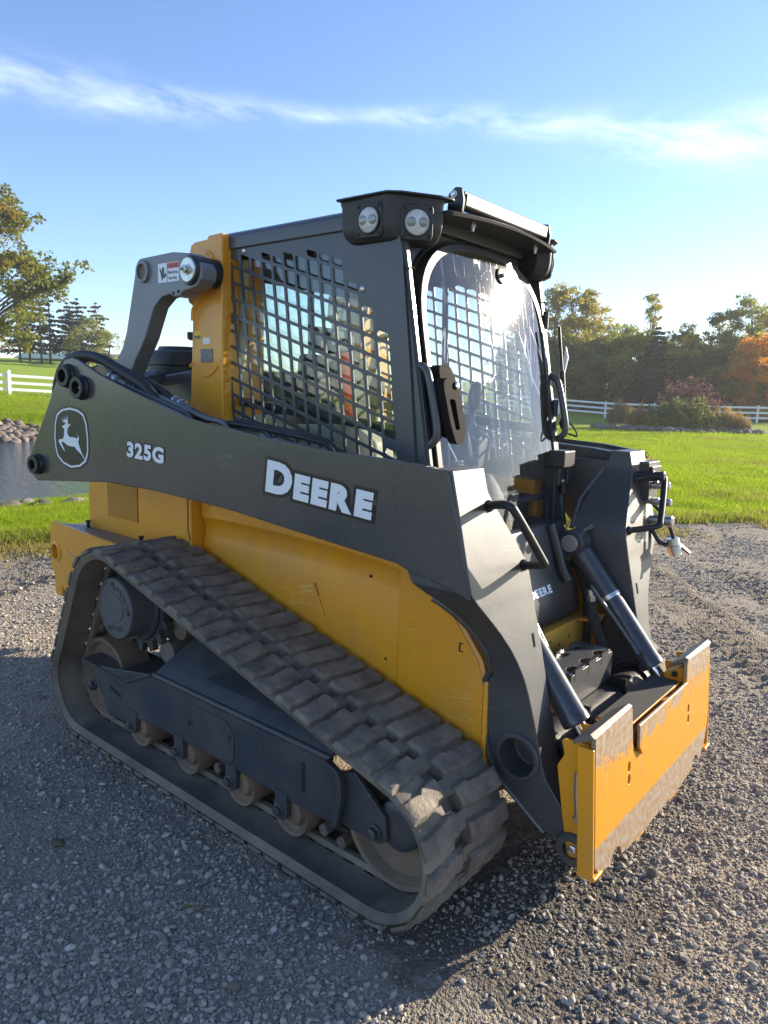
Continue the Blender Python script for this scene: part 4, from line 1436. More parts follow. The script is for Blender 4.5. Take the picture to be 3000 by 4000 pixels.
deer = [(-1.820, 1.368), (-1.808, 1.356), (-1.799, 1.357), (-1.800, 1.372), (-1.795, 1.359), (-1.786, 1.359), (-1.780, 1.378), (-1.776, 1.352), (-1.778, 1.340), (-1.757, 1.343), (-1.764, 1.335), (-1.774, 1.330), (-1.781, 1.322), (-1.783, 1.305),
        (-1.776, 1.293), (-1.762, 1.289), (-1.737, 1.290), (-1.716, 1.285), (-1.712, 1.296), (-1.722, 1.309), (-1.706, 1.293), (-1.704, 1.284), (-1.711, 1.276), (-1.704, 1.258), (-1.690, 1.232), (-1.672, 1.210), (-1.661, 1.190),
        (-1.684, 1.218), (-1.702, 1.230), (-1.719, 1.238), (-1.736, 1.252), (-1.760, 1.252), (-1.779, 1.253), (-1.796, 1.260), (-1.815, 1.268), (-1.828, 1.262), (-1.815, 1.246), (-1.803, 1.226), (-1.826, 1.244), (-1.848, 1.268), (-1.842, 1.276), (-1.816, 1.279), (-1.808, 1.290), (-1.804, 1.312), (-1.803, 1.322),
        (-1.818, 1.327), (-1.814, 1.333), (-1.798, 1.338), (-1.792, 1.347), (-1.808, 1.349)]
mb = MB(); mb.plate(deer, [], -.0016, -.0022, lambda p, q, a: am(p, a, q)); obj('emblem_deer', mb, 'white_decal', arms[-1], smooth=False)

# ---------- front legs of the arms (lofted box, outer cheek sweeping inwards)
def lerp_tab(tab, z):
    zs = [r[0] for r in tab][::-1]
    return [float(np.interp(z, zs, [r[k] for r in tab][::-1])) for k in range(1, len(tab[0]))]
#        z     x_rear  x_front  outer  inner
LEG = [(1.300, .640, .717, .7215, .560), (1.230, .620, .734, .7215, .557), (1.198, .600, .742, .7215, .537), (1.064, .575, .774, .7215, .436), (1.000, .570, .790, .7215, .392), (.960, .590, .799, .719, .388),
       (.930, .625, .806, .694, .387), (.902, .668, .812, .667, .386), (.865, .700, .821, .632, .385), (.829, .722, .830, .601, .384), (.780, .742, .842, .564, .383), (.734, .760, .853, .537, .382), (.680, .762, .866, .514, .382),
       (.632, .735, .877, .503, .382), (.569, .724, .893, .497, .382), (.500, .733, .912, .495, .382), (.435, .749, .930, .495, .383), (.385, .764, .947, .495, .384), (.345, .782, .980, .495, .386), (.318, .818, 1.004, .495, .388), (.290, .858, 1.026, .495, .390),
       (.262, .897, 1.046, .495, .392), (.237, .932, 1.064, .495, .394), (.215, .965, 1.076, .495, .396)]
for s in (-1, 1):
    sm = sidemap(s)
    mb = MB()
    zs = sorted(set([r[0] for r in LEG] + [1.27, 1.15, 1.1, .98, .945, .915, .885, .847, .805, .757, .707, .655, .60, .535, .47, .41]), reverse=True)
    rings = []
    for z in zs:
        xr, xf_, yo, yi = lerp_tab(LEG, z)
        rings.append([sm(xr, yo, z), sm(xf_, yo, z), sm(xf_, yi, z), sm(xr, yi, z)])
    mb.loft(rings)
    # bore for the open torque tube is cut into the leg
    cut = MB(); cut.lathe([(.060, -.085), (.060, .03)], sm(.852, .495, .424), (0, s, 0), 40)
    lm_e, cm_e = mb.mesh('arm_leg'), cut.mesh('cut')
    lo_, co_ = bpy.data.objects.new('arm_leg', lm_e), bpy.data.objects.new('cut', cm_e)
    C.objects.link(lo_); C.objects.link(co_)
    bo = lo_.modifiers.new('bore', 'BOOLEAN'); bo.operation = 'DIFFERENCE'; bo.object = co_; bo.solver = 'EXACT'
    bpy.context.view_layer.update()
    bored = bpy.data.meshes.new_from_object(lo_.evaluated_get(bpy.context.evaluated_depsgraph_get()))
    bpy.data.objects.remove(lo_); bpy.data.objects.remove(co_)
    leg = obj('arm_leg', bored, 'charcoal_leg', LO, bevel=.004, seg=2, angle=30)
    # rear weld flange on the leg
    mb = MB()
    fl = [(sm(lerp_tab(LEG, z)[0] - .012, lerp_tab(LEG, z)[2] - .004, z), sm(lerp_tab(LEG, z)[0] + .004, lerp_tab(LEG, z)[2] + .006, z)) for z in zs if z < .93]
    mb.tube([Vector(a) for a, b_ in fl], .010, 8)
    obj('edge_flange', mb, 'charcoal_leg', leg)
    # bottom pivot eye
    mb = MB()
    mb.lathe([(.050, 0), (.050, .020), (.047, .024), (.027, .024), (.027, 0)], sm(1.052, .494, .212), (0, s, 0), 28, False)
    obj('pivot_eye', mb, 'charcoal_leg', leg, angle=30)
    mb = MB(); mb.lathe([(.026, 0), (.026, .004), (.001, .0045)], sm(1.052, .494, .212), (0, s, 0), 20); obj('eye_back', mb, 'matte_black', leg)
    mb = MB(); mb.hexbolt(sm(1.052, .497, .212), (0, s, 0), .015, .018).lathe([(.006, .01), (.006, .028), (.004, .03)], sm(1.052, .497, .212), (0, s, 0), 10); obj('pivot_nut', mb, 'zinc', leg)
    # open end of the torque tube
    mb = MB(); mb.lathe([(.074, -.004), (.074, .006), (.070, .010), (.060, .010), (.060, -.003)], sm(.852, .495, .424), (0, s, 0), 36, False); obj('tube_collar', mb, 'charcoal_leg', leg, angle=30)
    # grab handle on the front plate
    nn_ = Vector((.972, 0, .236))
    ft, fb = Vector(sm(.744, .568, 1.191)), Vector(sm(.790, .423, 1.000))
    outv = Vector((0, s * .55, 0))
    L1 = nn_ * .105 + outv * .10
    path = [ft - nn_ * .012, ft + L1 * .55, ft + L1 * .92 + (fb - ft) * .05, ft + L1 + (fb - ft) * .18, fb + L1 + (ft - fb) * .14, fb + L1 * .95 + (ft - fb) * .02, fb + L1 * .55, fb - nn_ * .012]
    mb = MB(); mb.tube(smooth_path(path, 5), .0125, 12); obj('grab_handle', mb, 'black', leg, angle=60)
    mb = MB()
    for p in (ft, fb):
        mb.lathe([(.018, -.002), (.018, .004), (.014, .010)], p, L1, 14)
    obj('handle_weld', mb, 'black', leg)
    # slot near the lower part of the front plate
    mb = MB(); mb.obox(sm(.8445, .425, .776), (.0015, 0, -.0004), (0, .0035, 0), (-.0048, 0, .020)); obj('lock_slot', mb, 'matte_black', leg)
    # inner gusset with a weld bead, seen on the far arm
    mb = MB(); mb.tube([sm(.615, .548, 1.222), sm(.560, .47, 1.10), sm(.566, .386, .985)], .010, 8); obj('weld_bead', mb, 'charcoal_leg', leg)
    # side gusset closing arm to leg
    mb = MB(); mb.prism([(.40, 1.262), (.64, 1.255), (.60, .985), (.48, .985), (.45, 1.02)], .556, .572, lambda p, q, a: sm(p, a, q)); obj('inner_gusset', mb, 'charcoal_leg', leg, bevel=.003)

# ---------- rear lift links
LINK0 = [(-1.10, 1.50), (-1.048, 1.581), (-.974, 1.659), (-.941, 1.72), (-.856, 1.975), (-.845, 1.992), (-.825, 2.000), (-.61, 2.004), (-.500, 1.990), (-.455, 1.966), (-.425, 1.930), (-.430, 1.893), (-.462, 1.869), (-.549, 1.856), (-.561, 1.842), (-.606, 1.842), (-.631, 1.852), (-.682, 1.844), (-.735, 1.811), (-.758, 1.773), (-.802, 1.696), (-.841, 1.647), (-.870, 1.617), (-.93, 1.53), (-.97, 1.45)]
def lk(x, z):
    return 1.816 + (x - 1.816) * 1.0365, 1.5 + (z - 1.5) * 1.0365
LINK = [lk(*p) for p in LINK0]
LW = .640
for s in (-1, 1):
    sm = sidemap(s)
    mb = MB(); mb.prism(LINK, .640, .570, lambda p, q, a: sm(p, a, q))
    link = obj('lift_link', mb, 'link_grey', LO, bevel=.005)
    bx_, bz_ = lk(-.801, 1.947)
    hx_, hz_2 = lk(-.492, 1.928)
    mb = MB(); mb.lathe([(.044, 0), (.044, .012), (.036, .014), (.031, .014), (.031, -.01)], sm(bx_, LW, bz_), (0, s, 0), 28, False); obj('pin_bore', mb, 'link_grey', link, angle=30)
    mb = MB(); mb.lathe([(.0305, .003), (.001, .003)], sm(bx_, LW, bz_), (0, s, 0), 24, False); obj('bore_back', mb, 'rubber_belt', link)
    mb = MB(); mb.lathe([(.056, -.11), (.056, .004), (.052, .010)], sm(hx_, LW, hz_2), (0, s, 0), 36); obj('pivot_hub', mb, 'black', link, angle=30)
    mb = MB(); mb.lathe([(.047, .008), (.047, .014), (.044, .017), (.001, .017)], sm(hx_, LW + .002, hz_2), (0, s, 0), 32); obj('pivot_washer', mb, 'zinc', link, angle=30)
    mb = MB(); mb.hexbolt(sm(hx_, LW + .018, hz_2), (0, s, 0), .015, .018).lathe([(.006, 0), (.006, .034), (.003, .036)], sm(hx_, LW + .018, hz_2), (0, s, 0), 10); obj('pivot_bolt', mb, 'zinc', link)
    mb = MB()
    for p_ in ((-.604, 1.854), (-.572, 1.858)):
        x, z = lk(*p_)
        mb.lathe([(.007, 0), (.007, .0012), (.001, .0012)], sm(x, LW, z), (0, s, 0), 12)
    obj('bolt_hole', mb, 'matte_black', link)
    if s < 0:
        def dec(x0, x1, z0, z1, o, name, mat):
            (x0, z0), (x1, z1) = lk(x0, z0), lk(x1, z1)
            mb = MB(); mb.box(x0, x1, -o, -o + .0006, z0, z1); return obj(name, mb, mat, link, smooth=False)
        dec(-.703, -.566, 1.897, 1.968, LW + .0008, 'warning_label', 'white_decal')
        dec(-.640, -.568, 1.945, 1.966, LW + .0016, 'label_band', 'red_decal')
        dec(-.6425, -.6405, 1.898, 1.967, LW + .0016, 'label_rule', 'black_decal')
        lm = lambda u, v, z: (u, -LW - .0018 + v, z)
        for txt, x0, z0, w_, h_, mt in (('WARNING', -.630, 1.949, .058, .011, 'black_decal'), ('Pinch Area', -.636, 1.926, .064, .012, 'black_decal'), ('Keep Away', -.632, 1.906, .056, .011, 'black_decal')):
            x0, z0 = lk(x0, z0)
            me = text_mesh(txt, .02, .0004)
            a, b_ = width(me)
            hh = max(p.co.y for p in me.vertices)
            put_text(me, lm, x0 - a * w_ / (b_ - a), z0, 0, 0, 'label_text', mt, link, (w_ / (b_ - a), h_ / hh))
        mb = MB()
        mb.plate([lk(*p) for p in [(-.692, 1.948), (-.684, 1.948), (-.676, 1.930), (-.674, 1.952), (-.662, 1.952), (-.661, 1.925), (-.650, 1.930), (-.646, 1.922), (-.656, 1.914), (-.670, 1.913), (-.677, 1.903), (-.682, 1.925)]], [], -LW - .0016, -LW - .0022, lambda p, q, a: (p, a, q))
        obj('label_pictogram', mb, 'black_decal', link, smooth=False)

# ---------- tower posts behind the cab
TOW = [(-.755, 2.050), (-.745, 2.074), (-.720, 2.082), (-.640, 2.085), (-.632, 2.098), (-.545, 2.100), (-.545, 1.10), (-.770, 1.10), (-.762, 1.416), (-.740, 1.780), (-.742, 1.835), (-.768, 1.850), (-.775, 1.875)]
for s in (-1, 1):
    sm = sidemap(s)
    mb = MB(); mb.prism(TOW, .520, .30, lambda p, q, a: sm(p, a, q))
    tow = obj('tower_post', mb, 'yellow', LO, bevel=.012, seg=3)
    mb = MB(); mb.tube(smooth_path([sm(-.635, .520, 2.035), sm(-.606, .520, 2.020), sm(-.600, .520, 1.985), sm(-.602, .520, 1.935), sm(-.625, .520, 1.908), sm(-.715, .520, 1.833), sm(-.732, .520, 1.815), sm(-.736, .520, 1.775)], 5), .009, 10); obj('pressed_rib', mb, 'yellow', tow, angle=60)
    mb = MB(); mb.tube(smooth_path([sm(-.76, .519, 1.59), sm(-.735, .519, 1.602), (sm(-.70, .519, 1.57)), sm(-.655, .519, 1.553), sm(-.61, .519, 1.562), sm(-.570, .519, 1.592)], 5), .006, 8); obj('pressed_rib', mb, 'yellow', tow, angle=60)
    if s < 0:
        for (x0, x1, z0, z1, mt, nm) in ((-.727, -.680, 1.700, 1.732, 'yellow_decal', 'caution_label'), (-.724, -.684, 1.702, 1.714, 'plate_grey', 'label_print'), (-.668, -.625, 1.680, 1.704, 'white_decal', 'serial_label')):
            mb = MB(); mb.box(x0, x1, -.5212 - (.0006 if nm == 'label_print' else 0), -.5202, z0, z1); obj(nm, mb, mt, tow, smooth=False)
        mb = MB(); mb.box(-.683, -.606, -.5235, -.5203, 1.607, 1.660); obj('data_plate', mb, 'plate_grey', tow, bevel=.002)
        mb = MB()
        for x in (-.678, -.611):
            mb.lathe([(.004, 0), (.0035, .002), (.001, .003)], (x, -.5236, 1.634), (0, -1, 0), 10)
        obj('plate_rivet', mb, 'zinc', tow)
        mb = MB(); mb.box(-.800, -.745, -.50, -.46, 1.700, 1.728).box(-.815, -.795, -.495, -.465, 1.705, 1.735); obj('sensor_plug', mb, 'black_plastic', tow, bevel=.004)

# ---------- main frame: yellow side sheets, front wall, engine bay, bumper
for s in (-1, 1):
    sm = sidemap(s)
    mb = MB()
    # profile points (z outward) of the pressed side sheet, lofted along x
    rings = []
    for x, zc in ((-.720, .945), (-.45, .948), (-.22, .946), (.05, .938), (.25, .925), (.38, .908)):
        rings.append([sm(x, .502, 1.16), sm(x, .502, zc + .014), sm(x, .488, zc - .004), sm(x, .480, zc - .030), sm(x, .486, zc - .075), sm(x, .500, zc - .16), sm(x, .506, .62), sm(x, .506, .30), sm(x, .40, .30), sm(x, .40, 1.16)])
    mb.loft(rings)
    side = obj('side_sheet', mb, 'yellow', LO, bevel=.004, angle=25)
    mb = MB()
    FR = rnd([(.382, 1.10), (.382, .30), (.728, .30), (.724, .62), (.700, .690), (.520, .915), (.470, .955), (.44, 1.10)], [0, 0, .01, .03, .03, .06, .03, 0], 4)
    mb.prism(FR, .508, .494, lambda p, q, a: sm(p, a, q))
    fs = obj('front_side_sheet', mb, 'yellow', side, bevel=.003)
    mb = MB()
    ed = [(.470, .958), (.522, .918), (.702, .692), (.726, .62), (.730, .30)]
    rings = [[sm(x + .001, .5085, z), sm(x + .012, .502, z + .004), sm(x + .012, .455, z + .004), sm(x + .002, .455, z - .006), sm(x + .002, .4935, z - .006)] for x, z in ed]
    mb.loft(rings); obj('front_flange', mb, 'yellow', side)
    # stamped stiffener and pressed line
    mb = MB(); mb.tube([sm(-.03, .5065, .80), sm(-.005, .5065, .755)], .0045, 8).tube([sm(.002, .5065, .742), sm(.030, .5065, .685)], .0045, 8); obj('stamped_rib', mb, 'yellow', side)
    mb = MB(); mb.lathe([(.006, 0), (.006, .001), (.001, .001)], sm(.235, .4865, .872), (0, s, 0), 12).lathe([(.005, 0), (.005, .001), (.001, .001)], sm(.33, .5065, .60), (0, s, 0), 12).box(.628, .634, *sorted((s * .508, s * .5086)), .705, .735).box(.634, .645, *sorted((s * .508, s * .5086)), .705, .709).box(.634, .645, *sorted((s * .508, s * .5086)), .731, .735); obj('stencil_mark', mb, 'black_decal', side)
    mb = MB(); mb.lathe([(.020, 0), (.020, .004), (.010, .006)], sm(-.68, .502, 1.02), (0, s, 0), 16); obj('access_cap', mb, 'yellow', side)
    # engine bay
    mb = MB(); mb.prism(rnd([(-1.575, 1.20), (-1.590, .56), (-.725, .56), (-.725, 1.20)], .01), .550, .10, lambda p, q, a: sm(p, a, q)); bay = obj('engine_side', mb, 'yellow', LO, bevel=.010, seg=3)
    mb = MB()
    for k in range(22):
        z = .880 + .165 * k / 21
        mb.box(-1.392 + .0004 * k, -1.132, *sorted((s * .5495, s * .5545)), z, z + .0042)
    obj('louvre', mb, 'yellow', bay)
    mb = MB(); mb.box(-1.395, -1.130, *sorted((s * .548, s * .5512)), .878, 1.052); obj('louvre_back', mb, 'louvre_shade', bay)
    mb = MB(); mb.tube([sm(-.745, .5505, 1.06), sm(-.745, .5505, .90), sm(-.730, .5505, .86)], .003, 6); obj('panel_seam', mb, 'dark_interior', bay)
    mb = MB()
    for x in (-1.50, -1.28, -1.06):
        mb.prism([(x - .02, .788), (x + .02, .788), (x, .806)], .5505, .562, lambda p, q, a: sm(p, a, q))
    obj('pressed_tab', mb, 'yellow', bay)
    # bumper cheek with its light opening
    BP = rnd([(-1.680, .800), (-1.665, .835), (-1.30, .815), (-.80, .80), (-.80, .40), (-1.40, .40), (-1.565, .505), (-1.690, .600)], [.02, .02, 0, 0, 0, .01, .02, .02], 4)
    mb = MB(); mb.plate(BP, [circ(-1.634, .683, .036, 24)], .700, .684, lambda p, q, a: sm(p, a, q))
    bum = obj('bumper_cheek', mb, 'yellow', LO, bevel=.003)
    mb = MB(); mb.lathe([(.052, -.001), (.052, .003), (.044, .006), (.037, .006), (.037, -.02)], sm(-1.634, .700, .683), (0, s, 0), 28, False); obj('light_rim', mb, 'yellow', bum, angle=30)
    mb = MB(); mb.tube([sm(-1.53, .700, .705), sm(-1.40, .700, .665), sm(-1.28, .700, .62)], .006, 8); obj('pressed_rib', mb, 'yellow', bum)
    mb = MB(); mb.add([sm(-1.64, .683, .828), sm(-1.20, .683, .812), (sm(-.90, .683, .806)), sm(-.90, .552, .800), sm(-1.60, .552, .800), sm(-1.64, .683, .820), sm(-1.20, .683, .804), sm(-.90, .683, .798), sm(-.90, .552, .792), sm(-1.60, .552, .792)],
                      [(0, 1, 2, 3, 4), (9, 8, 7, 6, 5), (0, 5, 6, 1), (1, 6, 7, 2), (2, 7, 8, 3), (3, 8, 9, 4), (4, 9, 5, 0)]); obj('deck_plate', mb, 'plate_grey', bum)
    mb = MB()
    for x, o_ in ((-1.545, .575), (-1.03, .60)):
        mb.cyl(sm(x, o_, .80), sm(x, o_, .835), .008, 10).cyl(sm(x, o_, .828), sm(x, o_, .84), .012, 6)
    obj('deck_bolt', mb, 'black', bum)
mb = MB(); mb.box(-1.70, -1.62, -.683, .683, .45, .80); obj('rear_bumper', mb, 'yellow', LO, bevel=.012, seg=3)
mb = MB(); mb.box(-1.52, .36, -.395, .395, .28, 1.10); obj('belly_frame', mb, 'dark_interior', LO)  # plain solid box filling the chassis, put in to block light through
mb = MB(); mb.prism([(-.80, 1.02), (-1.56, 1.02), (-1.56, 1.30), (-1.42, 1.47), (-1.16, 1.555), (-.80, 1.592)], -.42, .42, lambda p, q, a: (p, a, q)); hood = obj('engine_hood', mb, 'cab_grey', LO, bevel=.012, seg=3)
mb = MB(); mb.box(-.799, -.772, -.46, .46, 1.05, 1.58); obj('hood_seal', mb, 'black', hood)
mb = MB(); mb.prism(rnd([(-1.02, 1.30), (-.785, 1.30), (-.785, 1.455), (-1.00, 1.455)], [0, 0, .06, .03], 5), -.50, -.488, lambda p, q, a: (p, a, q)); fl = obj('hood_bracket', mb, 'yellow', hood, bevel=.002)
mb = MB(); mb.hexbolt((-.93, -.501, 1.415), (0, -1, 0), .012, .012); obj('bracket_bolt', mb, 'zinc', hood)
# pre-cleaner canister
mb = MB(); mb.lathe([(.165, 0), (.165, .05), (.172, .055), (.172, .10), (.165, .105), (.165, .135), (.172, .14), (.172, .165), (.158, .20), (.120, .212), (.115, .226), (.001, .228)], (-1.175, -.26, 1.465), (0, 0, 1), 40); pc_ = obj('air_precleaner', mb, 'black_plastic', LO, angle=28)
mb = MB(); mb.box(-1.37, -1.335, -.34, -.30, 1.565, 1.605); obj('clamp', mb, 'black_plastic', pc_, bevel=.003)
mb = MB(); mb.tube(smooth_path([(-1.66, -.62, 1.42), (-1.45, -.55, 1.50), (-1.25, -.50, 1.535), (-1.05, -.47, 1.55)], 5), .030, 12); obj('cross_pipe', mb, 'cab_grey', LO, angle=60)

# front wall of the frame, floor cover
mb = MB(); mb.prism(rnd([(.60, .22), (.665, .22), (.665, .640), (.60, .640)], .006), -.452, .452, lambda p, q, a: (p, a, q)); fw_ = obj('front_wall', mb, 'yellow_dusty', LO, bevel=.004)
for s in (-1, 1):
    sm = sidemap(s)
    mb = MB(); mb.prism([(.6655, .28), (.77, .28), (.74, .50), (.6655, .640)], .440, .430, lambda p, q, a: sm(p, a, q)); obj('wall_gusset', mb, 'yellow_dusty', fw_, bevel=.002)
    mb = MB(); mb.prism([(.6655, .300), (.74, .335), (.72, .43), (.6655, .44)], .628, .640, lambda p, q, a: (p, s * q, a)); obj('corner_shelf', mb, 'yellow', fw_, bevel=.003)
    mb = MB()
    for (o_, z) in ((.14, .57), (.22, .585), (.06, .60)):
        mb.lathe([(.006, 0), (.006, .001), (.001, .001)], sm(.6655, o_, z), (1, 0, 0), 10)
    obj('bolt_hole', mb, 'matte_black', fw_)
mb = MB()
prof = [(.640, .655), (.652, .672), (.640, .76), (.600, .845), (.575, .96), (.555, 1.02), (.40, 1.02), (.40, .655)]
mb.prism(prof, -.335, .335, lambda p, q, a: (p - .05 * abs(a) / .335 * 0, a, q))
cov = obj('front_cover', mb, 'cover_black', LO, bevel=.02, seg=3)
mb = MB(); mb.tube(smooth_path([(.56, .20, 1.02), (.590, .215, .92), (.610, .225, .85), (.632, .235, .80)], 5), .022, 10).tube(smooth_path([(.56, -.20, 1.02), (.590, -.215, .92), (.610, -.225, .85), (.632, -.235, .80)], 5), .022, 10); obj('cover_ridge', mb, 'cover_black', cov, angle=60)
def covmap(u, v, z):
    return (.640 - (z - .76) * .47 + .0015 - v, u, z)
word([(c_, 1) for c_ in 'DEERE'], covmap, -.055, .778, 0.0, .168, .029, 'letter', cov, .0022, 0, mat='white_decal')
# ---------- undercarriage
SPR, RID, FID = (-.820, .600, .215), (-1.035, .222, .185), (.620, .226, .190)   # x, z, radius under the belt
BT = .030
def tangent(c1, c2):
    """outer tangent on the left of travel c1->c2 turned so the belt lies outside (travel counter-clockwise seen from near side)"""
    (x1, z1, r1), (x2, z2, r2) = c1, c2
    dx, dz = x2 - x1, z2 - z1
    D = math.hypot(dx, dz)
    a = math.atan2(dz, dx)
    k = math.asin((r1 - r2) / D)
    nx, nz = math.sin(a + k), -math.cos(a + k)
    return (x1 + nx * r1, z1 + nz * r1), (x2 + nx * r2, z2 + nz * r2), math.atan2(nz, nx)
order = [RID, FID, SPR]
segs = []
tl = [tangent(order[k], order[(k + 1) % 3]) for k in range(3)]
path = []
for k in range(3):
    p, q_, n_ = tl[k]
    path.append(('line', p, q_, n_))
    c_ = order[(k + 1) % 3]
    a0, a1 = n_, tl[(k + 1) % 3][2]
    while a1 < a0:
        a1 += 2 * math.pi
    path.append(('arc', c_, a0, a1))
lens = [math.dist(e[1], e[2]) if e[0] == 'line' else e[1][2] * (e[3] - e[2]) for e in path]
TOT = sum(lens)
def belt_at(d):
    """point on the inner face of the belt, its outward normal angle"""
    d %= TOT
    for e, L_ in zip(path, lens):
        if d <= L_:
            if e[0] == 'line':
                t_ = d / L_
                # the long upper run sags a little
                return (e[1][0] + (e[2][0] - e[1][0]) * t_, e[1][1] + (e[2][1] - e[1][1]) * t_), e[3]
            a = e[2] + d / e[1][2]
            return (e[1][0] + math.cos(a) * e[1][2], e[1][1] + math.sin(a) * e[1][2]), a
        d -= L_
NP = 56
PITCH = TOT / NP
OUT, INN_ = .930, .530
def lug_mesh(name, y0, y1, seed):
    """one moulded tread bar, local x along the belt, z outward, y across"""
    r_ = random.Random(seed)
    secs = []
    ys = [y0 + (y1 - y0) * f_ for f_ in (0, .05, .14, .24, .35, .46, .56, .66, .76, .86, .95, 1)]
    for k, y in enumerate(ys):
        end = k in (0, len(ys) - 1)
        w0 = .034 + r_.uniform(-.0022, .0018)
        w1 = w0 - .0050 + r_.uniform(-.0022, .0012)
        h_ = (.011 if end else .0175) + r_.uniform(-.0028, .0008)
        sh = (-.005 if k < 6 else (.001 if k < 8 else .007)) + r_.uniform(-.0014, .0014)
        secs.append([(sh - w0, y, -.002), (sh - w1, y, h_ * .9), (sh - w1 + .0025, y, h_), (sh + w1 - .0025, y, h_ * .97), (sh + w1, y, h_ * .86), (sh + w0, y, -.002)])
    mb = MB(); mb.loft(secs)
    me = mb.mesh(name)
    finish(me, 24)
    me.materials.append(MAT['rubber'])
    return me
CY = (OUT + INN_) / 2
for s in (-1, 1):
    sm = sidemap(s)
    # belt carcass with sprocket windows
    sub = 4
    NS = NP * sub
    cols = [OUT, OUT - .012, .82, CY + .070, CY + .000, .66, INN_ + .012, INN_]
    bm = bmesh.new()
    grid = []
    for k in range(NS):
        (x, z), a = belt_at(k * TOT / NS)
        row = []
        for ci, o_ in enumerate(cols):
            th = BT - (.010 if ci in (0, len(cols) - 1) else 0)
            row.append(bm.verts.new(sm(x + math.cos(a) * th, o_, z + math.sin(a) * th)))
        grid.append(row)
    for k in range(NS):
        for ci in range(len(cols) - 1):
            if ci == 3 and k % sub in (0, 1):
                continue
            k2 = (k + 1) % NS
            bm.faces.new((grid[k][ci], grid[k][ci + 1], grid[k2][ci + 1], grid[k2][ci]))
    bmesh.ops.recalc_face_normals(bm, faces=bm.faces)
    geom = bm.faces[:]
    # normals must point out of the loop before thickening
    cfx = bm.faces[0].calc_center_median()
    nrm_ok = bm.faces[0].normal.dot(Vector((cfx.x + .2, 0, cfx.z - .35))) > 0
    if not nrm_ok:
        bmesh.ops.reverse_faces(bm, faces=geom)
    bmesh.ops.solidify(bm, geom=geom, thickness=BT - .002)
    me = bpy.data.meshes.new('track_belt')
    bm.to_mesh(me)
    bm.free()
    belt = obj('track_belt', me, 'rubber_belt', LO, angle=40)
    # inner guide lips the rollers run between
    mb = MB()
    for o_ in (.775, .685):
        rings = []
        for k in range(NS + 1):
            (x, z), a = belt_at(k * TOT / NS)
            c_, sn_ = math.cos(a), math.sin(a)
            rings.append([sm(x + c_ * .002, o_ - .018, z + sn_ * .002), sm(x - c_ * .014, o_ - .010, z - sn_ * .014), sm(x - c_ * .014, o_ + .010, z - sn_ * .014), sm(x + c_ * .002, o_ + .018, z + sn_ * .002)])
        mb.loft(rings, False)
    obj('guide_rib', mb, 'rubber_belt', belt, angle=50)
    # tread bars, outer and inner halves staggered by half a pitch
    lm_ = {}
    for half, (y0, y1) in enumerate(((OUT, CY + .046), (INN_, CY + .000))):
        lm_[half] = [lug_mesh('tread_bar', s * y0, s * y1, 40 + half * 10 + v_) for v_ in range(8)]
    for k in range(NP):
        for half in (0, 1):
            d0 = (k + .76 - .5 * half) * PITCH
            (x, z), a = belt_at(d0)
            if s > 0 and not (x > .3 and z < .6):
                continue       # the far track shows only its front end
            o = bpy.data.objects.new('tread_bar', lm_[half][(k * 7 + half * 3 + k // 5) % 8])
            C.objects.link(o)
            o.parent = belt
            n3 = Vector((math.cos(a), 0, math.sin(a)))
            t3 = Vector((-math.sin(a), 0, math.cos(a)))
            o.matrix_local = Matrix(((t3.x, 0, n3.x, x + n3.x * BT), (0, 1, 0, 0), (t3.z, 0, n3.z, z + n3.z * BT), (0, 0, 0, 1)))
    # frame
    FRM = [(-1.043, .300), (-.905, .108), (-.745, .125), (-.700, .160), (-.640, .172), (-.450, .178), (-.237, .182), (.10, .178), (.32, .172), (.40, .178), (.435, .185), (.448, .296), (.438, .350), (.400, .386), (-.229, .386), (-.575, .384)]
    mb = MB(); mb.prism(FRM, .850, .838, lambda p, q, a: sm(p, a, q)); frame = obj('track_frame', mb, 'frame_grey', LO, bevel=.004)
    mb = MB()
    mb.loft([[sm(-.560, .849, .387), sm(-.560, .843, .395), sm(-.560, .60, .525), sm(-.560, .60, .515)], [sm(.400, .849, .387), sm(.400, .843, .395), sm(.400, .60, .50), sm(.400, .60, .49)]]); obj('frame_top', mb, 'frame_grey', frame, bevel=.003)
    mb = MB(); mb.tube([sm(-.56, .843, .386), sm(.400, .843, .386)], .012, 12); obj('frame_edge', mb, 'frame_grey', frame)
    mb = MB(); mb.add([sm(-1.10, .86, .318), sm(-.77, .86, .302), sm(-.57, .86, .392), sm(-.57, .62, .40), sm(-.77, .62, .312), sm(-1.10, .62, .325)] + [sm(-1.10, .86, .310), sm(-.77, .86, .294), sm(-.562, .86, .386), sm(-.562, .62, .392), sm(-.77, .62, .302), sm(-1.10, .62, .317)],
                      [(0, 1, 4, 5), (1, 2, 3, 4), (6, 11, 10, 7), (7, 10, 9, 8), (0, 6, 7, 1), (1, 7, 8, 2), (2, 8, 9, 3), (3, 9, 10, 4), (4, 10, 11, 5), (5, 11, 6, 0)]); obj('frame_ledge', mb, 'frame_grey', frame, bevel=.002)
    mb = MB(); mb.prism(rnd([(-.33, .345), (-.10, .348), (-.06, .30), (-.06, .20), (-.12, .19), (-.33, .195)], [.01, .05, .02, .03, .02, .01], 4), .8545, .850, lambda p, q, a: sm(p, a, q)); obj('access_cover', mb, 'frame_grey', frame, bevel=.0015)
    mb = MB()
    for (x, z) in ((-.32, .275), (-.085, .295)):
        mb.hexbolt(sm(x, .8545, z), (0, s, 0), .009, .010)
    obj('cover_bolt', mb, 'frame_grey', frame)
    mb = MB(); mb.obox(sm(-.845, .8505, .235), (.042, 0, -.010), (0, .001, 0), (.0016, 0, .007)); obj('frame_slot', mb, 'matte_black', frame)
